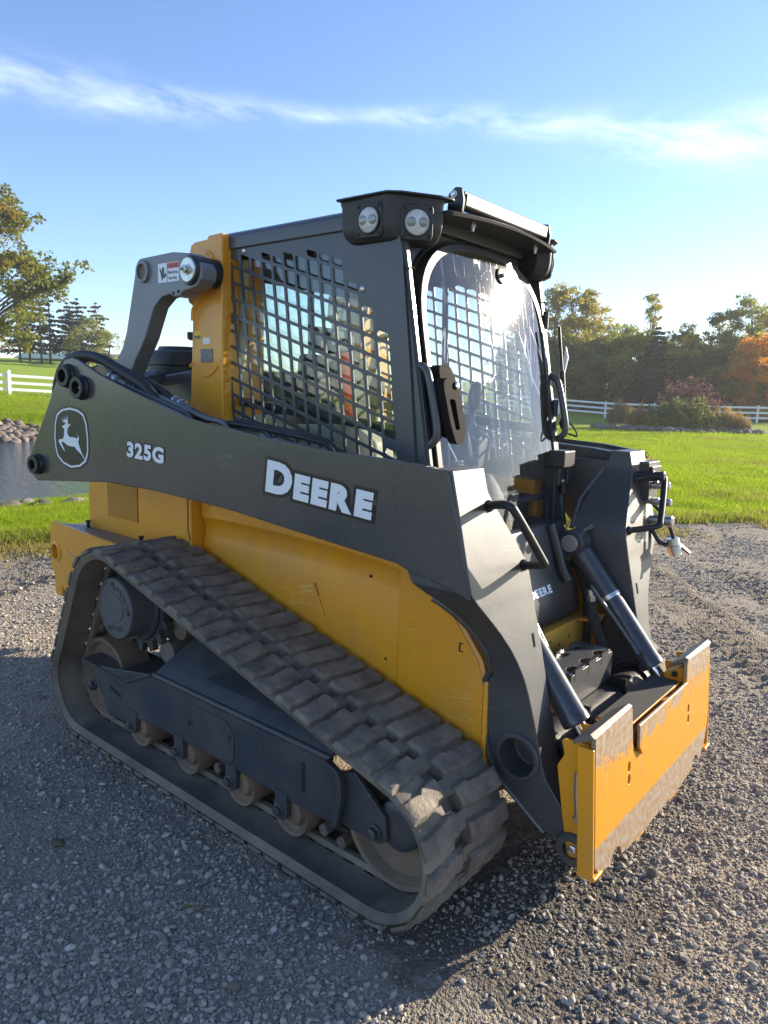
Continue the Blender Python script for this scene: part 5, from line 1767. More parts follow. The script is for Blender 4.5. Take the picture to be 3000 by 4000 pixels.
    mb = MB(); mb.obox(sm(.285, .8505, .285), (.007, 0, .0), (0, .001, 0), (0, 0, .050)); obj('frame_slot', mb, 'matte_black', frame)
    mb = MB(); mb.prism([(.395, .392), (.445, .376), (.462, .35), (.470, .29), (.452, .19), (.428, .18), (.450, .295), (.440, .35), (.415, .378)], .872, .8505, lambda p, q, a: sm(p, a, q)); obj('guard_fold', mb, 'frame_grey', frame, bevel=.004)
    mb = MB(); mb.prism([(.42, .345), (.491, .372), (.615, .275), (.622, .20), (.595, .182), (.481, .180), (.42, .185)], .836, .818, lambda p, q, a: sm(p, a, q)); obj('idler_yoke', mb, 'frame_grey', frame, bevel=.004)
    # wheels
    def wheel(name, cx_, cz_, r, o_, dish, mat='roller_steel', hubr=.05, depth=.10):
        mb = MB()
        mb.lathe([(r * .96, -depth), (r, -depth + .006), (r, -.006), (r * .965, 0), (r * .90, -.004), (r * .82, -dish * .8), (hubr * 1.5, -dish), (hubr * 1.3, -dish * .25), (hubr, -.002), (hubr * .8, 0), (.001, 0)], sm(cx_, o_, cz_), (0, s, 0), 48)
        return obj(name, mb, mat, frame, angle=32)
    for k, x in enumerate((-.718, -.396, -.080, .183)):
        w_ = wheel('roller', x + .025, .120, .082, .834, .022, hubr=.034, depth=.20)
        mb = MB(); mb.prism([(x - .028, .195), (x + .034, .195), (x + .032, .112), (x + .012, .094), (x - .014, .098)], .856, .838, lambda p, q, a: sm(p, a, q)).hexbolt(sm(x - .005, .856, .128), (0, s, 0), .017, .018)
        obj('roller_bolt', mb, 'frame_grey', frame, bevel=.0015)
    wheel('idler', RID[0], RID[1], .184, .800, .035, hubr=.06, depth=.14)
    wheel('idler', FID[0], FID[1], .189, .806, .045, hubr=.055, depth=.14)
    mb = MB()
    for (x, z, o_) in ((-1.02, .213, .850), (.578, .216, .838)):
        mb.hexbolt(sm(x, o_, z), (0, s, 0), .019, .022)
    obj('idler_bolt', mb, 'frame_grey', frame)
    mb = MB(); mb.lathe([(.075, -.08), (.075, .002), (.062, .010), (.05, .012), (.001, .012)], sm(FID[0] + .02, .806, FID[1] + .02), (0, s, 0), 30); obj('idler_hub', mb, 'frame_grey', frame, angle=32)
    mb = MB()
    for k, (x, z) in enumerate(((.32, .085), (.40, .075), (-.24, .09))):
        mb.cyl(sm(x, .79, z), sm(x, .66, z), .020, 10).cyl(sm(x + .012, .80, z + .02), sm(x + .012, .66, z + .02), .012, 8)
    obj('belt_guide', mb, 'worn_steel', frame)
    # drive hub and sprocket
    mb = MB(); mb.lathe([(.128, -.20), (.128, -.004), (.124, .002), (.118, .002), (.116, -.002), (.001, -.002)], sm(SPR[0] - .006, .852, SPR[1]), (0, s, 0), 48); hub = obj('drive_hub', mb, 'hub_grey_skylit', LO, angle=30)
    mb = MB(); mb.lathe([(.060, -.002), (.058, .002), (.001, .003)], sm(SPR[0] - .006, .852, SPR[1]), (0, s, 0), 32).obox(sm(SPR[0] - .075, .8505, SPR[1]), (.035, 0, 0), (0, .0015, 0), (0, 0, .04)); obj('hub_pad', mb, 'hub_grey_skylit', hub, bevel=.001)
    mb = MB()
    for a_d in (100, 0, 245):
        p = sm(SPR[0] - .006 + .100 * math.cos(rad(a_d)), .850, SPR[1] + .100 * math.sin(rad(a_d)))
        mb.lathe([(.011, 0), (.011, .004), (.006, .004), (.005, 0)], p, (0, s, 0), 14)
    obj('hub_plug', mb, 'frame_grey', hub)
    if s < 0:
        for k, ch in enumerate('TORQUE'):
            a_ = rad(96 - 17 * k)
            me = text_mesh(ch, .030, .0012, .002, align='CENTER')
            hm = lambda u, v, z: (SPR[0] - .006 + u, -.8515 - v, SPR[1] + z)
            cs_, sn_ = math.cos(a_ - math.pi / 2), math.sin(a_ - math.pi / 2)
            for p in me.vertices:
                u, w_, e_ = p.co
                w_ += .075
                p.co = (SPR[0] - .006 + u * cs_ - w_ * sn_, -.8515 - e_, SPR[1] + u * sn_ + w_ * cs_)
            obj('cast_letter', me, 'hub_grey_skylit', hub)
        for k, ch in enumerate('HUB'):
            a_ = rad(-62 - 22 * k)
            me = text_mesh(ch, .030, .0012, .002, align='CENTER')
            cs_, sn_ = math.cos(a_ - math.pi / 2), math.sin(a_ - math.pi / 2)
            for p in me.vertices:
                u, w_, e_ = p.co
                w_ += .075
                p.co = (SPR[0] - .006 + u * cs_ - w_ * sn_, -.8515 - e_, SPR[1] + u * sn_ + w_ * cs_)
            obj('cast_letter', me, 'hub_grey_skylit', hub)
    mb = MB()
    teeth = []
    nt = 15
    for k in range(nt):
        for f_, r in ((-.30, .168), (-.14, .206), (.14, .206), (.30, .168)):
            a = 2 * math.pi * (k + f_) / nt + .1
            teeth.append((SPR[0] + r * math.cos(a), SPR[1] + r * math.sin(a)))
    mb.plate(teeth, [circ(SPR[0], SPR[1], .11, 24)], .745, .715, lambda p, q, a: sm(p, a, q))
    sp_ = obj('sprocket', mb, 'frame_grey', LO, bevel=.004)
    mb = MB(); mb.lathe([(.150, 0), (.155, .01), (.150, .02), (.115, .02)], sm(SPR[0], .745, SPR[1]), (0, s, 0), 40, False); obj('sprocket_ring', mb, 'frame_grey', sp_, angle=30)
    mb = MB()
    for k in range(9):
        a = 2 * math.pi * k / 9
        mb.hexbolt(sm(SPR[0] + .137 * math.cos(a), .764, SPR[1] + .137 * math.sin(a)), (0, s, 0), .008, .009)
    obj('sprocket_bolt', mb, 'frame_grey', sp_)
    mb = MB(); mb.cyl(sm(-.60, .70, .53), sm(-.60, .54, .53), .045, 20).cyl(sm(-.66, .72, .42), sm(-.66, .54, .42), .05, 20); obj('cross_shaft', mb, 'worn_steel', frame)

# ---------- coupler plate (quick attach), step pad, locking levers
def qx(z):
    return 1.104 + (.60 - z) * .075
def qm(y, z, t_):
    return (qx(z) - t_, y, z)
mb = MB()
qo = [(-.535, .585), (-.275, .592), (-.262, .580), (-.255, .47), (-.245, .440), (-.225, .432), (.225, .432), (.245, .440), (.255, .47), (.262, .580), (.275, .592), (.535, .585), (.530, .300), (.512, .245), (.488, .195), (.42, .158), (.40, .182), (.375, .190), (.350, .178), (.34, .150), (.22, .138), (-.22, .138), (-.34, .150), (-.350, .178), (-.375, .190), (-.40, .182), (-.42, .158), (-.505, .170), (-.535, .205)]
hl = []
for y in (-.285, .285):
    for z in (.405, .365):
        hl.append([(y + .010 * math.cos(a), z + .016 * math.sin(a)) for a in np.linspace(0, 2 * math.pi, 13)[:-1]])
mb.plate(qo, hl, 0, .014, qm)
qt = obj('coupler_plate', mb, 'hitch_paint', LO, bevel=.003)
mb = MB(); mb.prism([(-.232, .522), (.232, .522), (.232, .452), (.205, .418), (-.205, .418), (-.232, .452)], -.002, -.012, lambda p, q, a: qm(p, q, a)); obj('centre_plate', mb, 'hitch_paint', qt, bevel=.003)
for s in (-1, 1):
    # top lip of each wing, angled back
    mb = MB()
    y0, y1 = s * .548, s * .268
    mb.loft([[(qx(.585) + .002, y, .5865 if abs(y) > .4 else .5935), (qx(.585) - .012, y, .598), (qx(.585) - .062, y, .562), (qx(.585) - .058, y, .552)] for y in (y0, y1)])
    obj('top_lip', mb, 'worn_steel', qt, bevel=.002)
    # folded edge channel and gussets
    mb = MB(); mb.loft([[(qx(z) - .001, s * .5365, z), (qx(z) - .001, s * .546, z), (qx(z) - .050, s * .546, z), (qx(z) - .050, s * .5365, z)] for z in (.552, .46, .30, .178)]); obj('edge_channel', mb, 'yellow', qt, bevel=.003)
    mb = MB(); mb.loft([[(qx(.15) + .004, s * .548, .180), (qx(.15) - .058, s * .548, .180), (qx(.15) - .058, s * .49, .178), (qx(.15) + .004, s * .49, .178)], [(qx(.15) + .002, s * .548, .166), (qx(.15) - .050, s * .548, .166), (qx(.15) - .050, s * .49, .164), (qx(.15) + .002, s * .49, .164)]]); obj('bottom_foot', mb, 'yellow', qt, bevel=.004)
    for o_ in (.505, .375):
        mb = MB(); mb.prism(rnd([(.992, .535), (1.005, .490), (.985, .450), (1.012, .30), (1.040, .165), (1.110, .165), (1.080, .545)], [.01, .02, .02, .02, .02, 0, 0], 4), s * o_, s * (o_ - .012), lambda p, q, a: (p, a, q)); obj('hinge_gusset', mb, 'yellow', qt, bevel=.002)
    mb = MB(); mb.cyl((1.03, s * .492, .455), (1.03, s * .376, .455), .024, 18); obj('rod_pin', mb, 'worn_steel', qt)
    mb = MB(); mb.cyl((1.052, s * .4935, .212), (1.052, s * .376, .212), .030, 18); obj('hinge_pin', mb, 'worn_steel', qt)
    mb = MB(); mb.tube(smooth_path([(1.058, s * .525, .46), (1.062, s * .527, .40), (1.070, s * .527, .335)], 4), .010, 8); obj('lock_lever', mb, 'zinc', qt)
    mb = MB(); mb.lathe([(.018, -.004), (.018, .008), (.010, .012), (.010, .018)], (1.073, s * .522, .325), (0, s, 0), 16); obj('lock_bolt', mb, 'zinc', qt)
    # small folded bracket behind the wing
    mb = MB(); mb.prism(rnd([(1.02, .520), (1.09, .560), (1.095, .500), (1.03, .480)], .008), s * .335, s * .275, lambda p, q, a: (p, a, q)); obj('lever_box', mb, 'yellow', qt, bevel=.004)
    mb = MB(); mb.lathe([(.011, 0), (.011, .006), (.001, .007)], (1.062, s * .274, .525), (0, -s, 0), 14); obj('lever_pin', mb, 'black', qt)
    mb = MB(); mb.loft([[(1.02, y, .150), (qx(.12) - .006, y, .150), (qx(.12) - .010, y, .112), (1.05, y, .118)] for y in (s * .20, s * .12)]); obj('lower_hook', mb, 'yellow_worn', qt, bevel=.004)
mb = MB(); mb.box(.985, 1.088, -.248, .248, .498, .508); obj('step_shelf', mb, 'yellow_worn', qt, bevel=.002)
mb = MB(); mb.box(.988, 1.086, -.245, .245, .5085, .5115); obj('grip_pad', mb, 'grit', qt)
mb = MB(); mb.box(.978, 1.086, -.372, .372, .20, .47); obj('coupler_core', mb, 'yellow_worn', qt, bevel=.006)

# torque tube between the legs
mb = MB(); mb.cyl((.868, -.384, .395), (.868, .384, .395), .078, 36); tt_ = obj('torque_tube', mb, 'gloss_black', LO, angle=40)
mb = MB()
for y in (-.372, .372):
    mb.lathe([(.090, -.012), (.090, .012), (.079, .016)], (.868, y, .395), (0, 1, 0), 36)
obj('tube_flange', mb, 'gloss_black', tt_)
mb = MB(); mb.prism([(.855, .46), (.915, .46), (.93, .43), (.93, .50), (.87, .50)], -.165, -.150, lambda p, q, a: (p, a, q)).prism([(.855, .46), (.915, .46), (.93, .43), (.93, .50), (.87, .50)], .150, .165, lambda p, q, a: (p, a, q)); obj('step_bracket', mb, 'gloss_black', tt_)

# grip step: folded steel with toothed openings
stepx0, stepx1, stz0, stz1 = .735, .862, .478, .592
mb = MB()
hexes = []
for row, x in enumerate((.842, .765)):
    for yy_ in (-.115, -.005, .105):
        hexes.append([(x + dx, yy_ + dy) for dx, dy in ((.0, -.034), (-.016, -.028), (-.026, 0), (-.016, .022), (0, .030), (.004, .0))])
mb.plate(rnd([(stepx0, -.175), (stepx1 - .006, -.175), (stepx1 - .006, .178), (stepx0, .178)], .012, 4), hexes, stz1, stz1 - .005, lambda p, q, a: (p, q, a))
step = obj('grip_step', mb, 'charcoal_leg', LO, bevel=.0015)
mb = MB(); mb.prism(rnd([(-.175, stz1 - .004), (.178, stz1 - .004), (.178, stz0), (-.175, stz0 - .006)], [.016, .016, .004, .004], 4), stepx1, stepx1 - .005, lambda p, q, a: (a, p, q)); obj('step_front', mb, 'charcoal_leg', step, bevel=.0015)
mb = MB(); mb.prism(rnd([(-.175, stz1 - .004), (.178, stz1 - .004), (.178, stz0), (-.175, stz0 - .006)], [.016, .016, .004, .004], 4), stepx0 + .005, stepx0, lambda p, q, a: (a, p, q)); obj('step_back', mb, 'charcoal_leg', step, bevel=.0015)
for x in (.862, .738):
    for yy_ in (-.115, -.005, .105):
        mb = MB()
        zt = stz1 + .002
        pr_ = [(yy_ - .030, stz1 - .03)]
        for k in range(4):
            a0 = yy_ - .030 + .015 * k
            pr_ += [(a0, zt + .010), (a0 + .006, zt + .013), (a0 + .0085, zt + .006), (a0 + .015, zt + .007)]
        pr_ += [(yy_ + .030, stz1 - .03)]
        mb.prism(pr_, x + .001, x - .0045, lambda p, q, a: (a, p, q))
        obj('step_tooth', mb, 'charcoal_leg', step)
mb = MB()
for y in (-.150, .150):
    mb.hexbolt((stepx1 + .0005, y, stz0 + .028), (1, 0, 0), .009, .006)
obj('step_bolt', mb, 'worn_steel', step)

# ---------- bucket tilt cylinders
for s in (-1, 1):
    y = s * .330
    top, bot = Vector((.611, y, .940)), Vector((1.03, y, .428))
    d = (bot - top).normalized()
    mb = MB(); mb.lathe([(.038, .045), (.044, .055), (.044, .526), (.046, .530), (.046, .552), (.040, .556), (.020, .558)], top, d, 32); cyl = obj('tilt_cylinder', mb, 'charcoal', LO, angle=30)
    mb = MB(); mb.lathe([(.0235, .555), (.0235, .66)], top, d, 24); obj('piston_rod', mb, 'chrome', cyl)
    mb = MB(); mb.cyl((.611, y - .045, .940), (.611, y + .045, .940), .052, 28); obj('cylinder_eye', mb, 'charcoal', cyl, bevel=.004)
    mb = MB(); mb.cyl((.611, y - s * .058, .940), (.611, y + s * .06, .940), .034, 24); obj('eye_pin', mb, 'pin_metal', cyl, bevel=.003)
    mb = MB(); mb.tube([(.63, y + s * .03, .985), (.655, y + s * .03, 1.0)], .006, 8).tube([(.655, y + s * .03, 1.0), (.667, y + s * .03, 1.008)], .009, 8); obj('grease_fitting', mb, 'zinc', cyl)
    mb = MB(); mb.lathe([(.0465, .245), (.0465, .262)], top, d, 28, False); obj('clamp_band', mb, 'zinc', cyl)
    sv = Vector((0, -s, 0))
    q0 = top + d * .47 + sv * .05
    mb = MB(); mb.tube(smooth_path([top + d * .20 + sv * .045 + Vector((-.03, 0, .0)), top + d * .19 + sv * .085, top + d * .24 + sv * .080, top + d * .36 + sv * .062, q0], 6), .0085, 10); obj('hard_line', mb, 'charcoal', cyl, angle=60)
    mb = MB(); mb.cyl(q0 - d * .03, q0 + d * .02, .014, 6).cyl(q0 + d * .02, q0 + d * .02 - sv * .04, .018, 12); obj('line_fitting', mb, 'charcoal', cyl)
    h0 = top + d * .24 + sv * .04 + Vector((-.045, 0, -.03))
    mb = MB(); mb.tube(smooth_path([h0, h0 + Vector((.01, 0, -.06)), h0 + Vector((.045, 0, -.14)), h0 + Vector((.075, s * .01, -.22)), h0 + Vector((.06, s * .03, -.31)), h0 + Vector((.03, s * .05, -.36))], 6), .021, 12); obj('hose_sleeve', mb, 'sleeve', cyl, angle=60)
    mb = MB(); mb.cyl(h0 + Vector((-.01, 0, .045)), h0 + Vector((0, 0, -.005)), .014, 10).cyl(h0 + Vector((-.004, 0, .02)), h0 + Vector((0, 0, .0)), .018, 6); obj('hose_fitting', mb, 'zinc', cyl)
    mb = MB(); mb.tube(smooth_path([(.60, s * .36, .86), (.63, s * .37, .80), (.66, s * .37, .72), (.675, s * .36, .63), (.69, s * .34, .52)], 5), .016, 10).cyl((.60, s * .36, .86), (.615, s * .363, .835), .022, 8); obj('supply_hose', mb, 'rubber_clean', cyl, angle=60)

# ---------- hydraulic couplers on the far leg
cb = arms[1]
mb = MB(); mb.prism(rnd([(.585, 1.262), (.715, 1.262), (.715, 1.10), (.62, 1.10)], .008), .748, .790, lambda p, q, a: (a, p, q)); blk = obj('coupler_block', mb, 'charcoal_leg', LO, bevel=.006)
mb = MB(); mb.prism([(.595, 1.2), (.70, 1.2), (.70, 1.245), (.595, 1.245)], .7905, .803, lambda p, q, a: (a, p, q)); obj('block_cap', mb, 'black_plastic', blk, bevel=.005)
for (y, z, L_, r, mt) in ((.600, 1.205, .10, .022, 'black_plastic'), (.640, 1.165, .11, .017, 'steel'), (.660, 1.095, .115, .016, 'steel'), (.675, 1.015, .125, .024, 'steel')):
    mb = MB(); mb.lathe([(r * .8, -.03), (r * .8, L_ * .35), (r, L_ * .36), (r, L_ * .55), (r * .88, L_ * .56), (r * .88, L_ * .78), (r * .98, L_ * .8), (r * .98, L_ * .96), (r * .7, L_)], (.755, y, z), (1, 0, .02), 20); obj('quick_coupler', mb, mt, blk, angle=30)
mb = MB(); mb.tube(smooth_path([(.775, .665, 1.10), (.83, .690, 1.04), (.86, .705, .985), (.88, .70, .94)], 5), .008, 8); obj('cap_strap', mb, 'rubber_clean', blk)
mb = MB(); mb.lathe([(.026, 0), (.026, .03), (.030, .032), (.030, .055), (.024, .057), (.024, .072), (.001, .073)], (.875, .700, .945), (.25, .1, -1), 20); obj('dust_cap', mb, 'zinc', blk, angle=30)
mb = MB(); mb.obox((.91, .715, .915), (.035, .01, -.028), (0, .012, .002), (.002, 0, .003)); obj('cap_tab', mb, 'black', blk)
mb = MB(); mb.tube(smooth_path([(.80, .66, .98), (.83, .67, .93), (.86, .685, .915)], 4), .010, 8); obj('cap_chain', mb, 'black', blk)
# ---------- cab
def cx_front(z):
    """x of the windshield plane"""
    return .44 - .19 * (z - 1.33)
O0 = np.array([.065, 1.701]); E1 = np.array([.0633, -.0195]); E2 = np.array([.0085, -.0647])
SIDE = [(-.600, 1.10), (-.605, 2.055), (.290, 2.055), (.314, 1.974), (.365, 1.596), (.403, 1.276), (.425, 1.10)]
def in_guard(x, z):
    pts_ = [(-.578, 1.30), (-.580, 2.00), (-.545, 2.025), (-.10, 2.02), (.02, 1.985), (.09, 1.93), (.16, 1.85), (.225, 1.77), (.283, 1.70), (.335, 1.20), (-.578, 1.20)]
    c_ = False
    for k in range(len(pts_)):
        (x1, z1), (x2, z2) = pts_[k], pts_[k - 1]
        if (z1 > z) != (z2 > z) and x < (x2 - x1) * (z - z1) / (z2 - z1) + x1:
            c_ = not c_
    return c_
def cell(cx_, cz_, fx=1.0, fz=1.0, r=.30):
    """rounded opening, a sheared square"""
    hw, hh = .402 * fx, .406 * fz
    sq = [(-hw, -hh), (hw, -hh), (hw, hh), (-hw, hh)]
    sq = rnd(sq, r * .30, 3)
    return [(cx_ + u * E1[0] + v * E2[0], cz_ + u * E1[1] + v * E2[1]) for u, v in sq]
cells = []
for i in range(-14, 8):
    for j in range(-7, 9):
        c_ = O0 + i * E1 + j * E2
        corners = [c_ + a * E1 * .42 + b_ * E2 * .42 for a in (-1, 1) for b_ in (-1, 1)]
        ins_ = [in_guard(*p) for p in corners]
        if all(ins_):
            cells.append(cell(*c_))
        elif sum(ins_) >= 2 and in_guard(*c_):
            # cut cells at the rim become short slots
            cc_ = c_
            for a, b_, fx, fz in ((0, .22, 1, .45), (.22, 0, .45, 1), (-.22, 0, .45, 1), (0, -.22, 1, .45)):
                c2 = c_ + a * E1 + b_ * E2
                cs2 = [c2 + p * E1 * .40 * fx + q_ * E2 * .40 * fz for p in (-1, 1) for q_ in (-1, 1)]
                if all(in_guard(*p) for p in cs2):
                    cells.append(cell(*c2, fx, fz, .5))
                    break
inter = None
for s in (-1, 1):
    sm = sidemap(s)
    mb = MB(); mb.plate(SIDE, cells, .475, .4685, lambda p, q, a: sm(p, a, q))
    side = obj('cab_side', mb, 'cab_grey', LO, smooth=False)
    mb = MB()
    for (x, z) in ((-.465, 2.030), (.151, 1.848)):
        mb.lathe([(.012, 0), (.0115, .003), (.008, .006), (.001, .0075)], sm(x, .4752, z), (0, s, 0), 18)
    obj('guard_rivet', mb, 'zinc', side)
    mb = MB(); mb.prism([(-.58, 1.22), (-.58, 2.03), (-.05, 2.03), (.30, 1.70), (.34, 1.22)], .440, .436, lambda p, q, a: sm(p, a, q)); obj('side_window', mb, 'side_glass', side, smooth=False)
    # window divider and frame bars inside
    mb = MB()
    mb.prism([(-.165, 2.04), (-.135, 2.04), (-.110, 1.44), (-.140, 1.44)], .434, .424, lambda p, q, a: sm(p, a, q))
    mb.prism([(-.60, 1.475), (.34, 1.395), (.34, 1.36), (-.60, 1.44)], .434, .410, lambda p, q, a: sm(p, a, q))
    mb.prism([(-.60, 2.05), (.30, 2.05), (.30, 2.02), (-.60, 2.01)], .434, .40, lambda p, q, a: sm(p, a, q))
    obj('window_bar', mb, 'black', side, bevel=.003)
    # front corner pillar
    mb = MB()
    mb.loft([[sm(cx_front(z) - .012, .4655, z), sm(cx_front(z) + .004, .462, z), sm(cx_front(z) + .002, .440, z), sm(cx_front(z) - .03, .434, z), sm(cx_front(z) - .07, .434, z), sm(cx_front(z) - .07, .4655, z)] for z in (2.03, 1.8, 1.5, 1.25, .98)])
    obj('front_pillar', mb, 'cab_grey', side, bevel=.003)
    mb = MB(); mb.tube([sm(cx_front(z) - .004, .4640, z) for z in (2.0, 1.5, 1.02)], .0045, 8); obj('pillar_edge', mb, 'black_plastic', side)
    mb = MB(); mb.tube([sm(.315, .470, 1.905), sm(.335, .470, 1.902), sm(.345, .44, 1.905)], .003, 6); obj('pillar_clip', mb, 'black', side)
    # grab handle beside the door
    hp = [sm(.340, .452, 1.596), sm(.372, .452, 1.600), sm(.412, .452, 1.585), sm(.430, .452, 1.545), sm(.448, .452, 1.480), sm(.466, .452, 1.400), sm(.462, .452, 1.362), sm(.430, .452, 1.338), sm(.380, .452, 1.328)]
    if s > 0:
        hp = [sm(x + .01, y + 0, z) for x, y, z in [(p[0], .452, p[2]) for p in hp]]
    mb = MB(); mb.tube(smooth_path(hp, 5), .0135, 12); obj('door_handle_bar', mb, 'cab_grey', side, angle=60)
# shell: rear wall, floor, roof, header
mb = MB(); mb.box(-.604, -.58, -.464, .464, 1.10, 1.36).box(-.604, -.58, -.464, -.42, 1.36, 1.95).box(-.604, -.58, .42, .464, 1.36, 1.95).box(-.604, -.58, -.464, .464, 1.95, 2.05); shell = obj('cab_rear', mb, 'dark_interior', LO)
mb = MB(); mb.box(-.596, -.592, -.42, .42, 1.36, 1.95); obj('rear_window', mb, 'side_glass', shell, smooth=False)
mb = MB(); mb.box(-.60, .42, -.464, .464, 1.085, 1.10); obj('cab_floor', mb, 'dark_interior', LO)
mb = MB()
RF = rnd([(-.486, 2.043), (-.486, 2.095), (-.452, 2.113), (.452, 2.113), (.486, 2.095), (.486, 2.043), (.468, 2.043), (.468, 2.056), (-.468, 2.056), (-.468, 2.043)], [.003, .02, .02, .02, .02, .003, 0, 0, 0, 0], 4)
mb.prism(RF, -.618, .30, lambda p, q, a: (a, p, q)); roof = obj('cab_roof', mb, 'cab_grey', LO, bevel=.006)
mb = MB(); mb.box(-.58, .28, -.43, .43, 2.02, 2.05); obj('headliner', mb, 'dark_interior', roof)
# windshield: rounded outline in the leaning door plane
def ws_outline(k=1.0, top=2.035, n=14):
    w = .424
    pts_ = []
    for a in np.linspace(0, math.pi, 2 * n + 1):
        c_, s_ = math.cos(a), math.sin(a)
        e = 2 / 2.7
        pts_.append((w * math.copysign(abs(c_) ** e, c_), 1.70 + (top - 1.70) * abs(s_) ** e))
    pts_ += [(-w, 1.5), (-w, 1.27), (-.40, 1.17), (-.365, 1.05), (-.34, .99), (-.30, .955), (.30, .955), (.34, .99), (.365, 1.05), (.40, 1.17), (w, 1.27), (w, 1.5)]
    zc = 1.5
    return [(y * k, zc + (z - zc) * (1 - (1 - k) * .75)) for y, z in pts_]
def wmap(y, z, t_):
    return (cx_front(z) + t_, y, z)
mb = MB(); mb.plate(ws_outline(1.015), [ws_outline(.945)], -.030, .012, wmap); wf = obj('windshield_frame', mb, 'black', LO, bevel=.004)
mb = MB(); mb.plate(ws_outline(1.045), [ws_outline(1.018)], -.055, -.022, wmap); obj('door_seal', mb, 'rubber_clean', wf, bevel=.008)
mb = MB(); mb.plate([(-.462, 2.055), (.462, 2.055), (.462, 1.60), (.440, 1.60)] + [p for p in ws_outline(1.02) if p[1] > 1.62] + [(-.440, 1.60), (-.462, 1.60)], [], -.06, -.035, wmap); obj('front_header', mb, 'cab_grey', roof)
# pane curved about the upright, as a regular grid clipped to the outline
ol = ws_outline(.955)
right = sorted([(z, y) for y, z in ol if y > 0])
zmin, zmax = right[0][0], max(z for z, y in right)
NZ, NY = 44, 26
vs, fs_ = [], []
for k in range(NZ + 1):
    f_ = k / NZ
    z = zmin + (zmax - zmin) * (1 - (1 - f_) ** 1.6)
    w_ = max(float(np.interp(z, [p[0] for p in right], [p[1] for p in right])), .012)
    for i in range(NY + 1):
        y = -w_ + 2 * w_ * i / NY
        vs.append(wmap(y, z, .004 + .016 * (1 - (y / .42) ** 2)))
for k in range(NZ):
    for i in range(NY):
        a0 = k * (NY + 1) + i
        fs_.append((a0, a0 + 1, a0 + NY + 2, a0 + NY + 1))
mb = MB(); mb.add(vs, fs_)
obj('windshield', mb, 'windshield', wf, angle=180)
mb = MB(); mb.lathe([(.030, 0), (.030, .006), (.024, .008), (.001, .008)], wmap(.095, 1.955, .020), (1, 0, .19), 24); obj('pane_fixing', mb, 'black_plastic', wf)
mb = MB(); mb.lathe([(.008, .006), (.008, .018), (.001, .020)], wmap(.095, 1.955, .020), (1, 0, .19), 12); obj('fixing_bolt', mb, 'zinc', wf)
# door latch: grey grip with a hand hole
LT = rnd([(-.452, 1.558), (-.368, 1.560), (-.343, 1.41), (-.368, 1.350), (-.412, 1.346), (-.434, 1.42)], [.035, .045, .04, .03, .03, .05], 6)
LH = rnd([(-.425, 1.493), (-.392, 1.491), (-.382, 1.395), (-.406, 1.393)], .010, 3)
LTi = [(-.335 + (y + .335) * .93, 1.455 + (z - 1.455) * .96) for y, z in LT]
mb = MB(); mb.plate(LT, [LH], .050, .082, wmap); la = obj('door_latch', mb, 'latch_grey', LO, bevel=.012, seg=4)
mb = MB(); mb.prism(rnd([(-.420, 1.60), (-.35, 1.60), (-.325, 1.56), (-.335, 1.50), (-.37, 1.36), (-.405, 1.37)], .02, 4), .016, .049, lambda p, q, a: wmap(p, q, a)); obj('latch_base', mb, 'latch_grey', la, bevel=.004)
mb = MB(); mb.prism([(-.424, 1.49), (-.394, 1.488), (-.384, 1.398), (-.405, 1.398)], .0495, .052, lambda p, q, a: wmap(p, q, a)); obj('latch_lit_recess', mb, 'beige', la)  # pale plate stands in for sunlight falling inside the hand hole
mb = MB(); mb.lathe([(.012, 0), (.012, .006), (.009, .008), (.001, .008)], wmap(-.378, 1.536, .082), (1, 0, .19), 18); obj('latch_lock', mb, 'chrome', la)

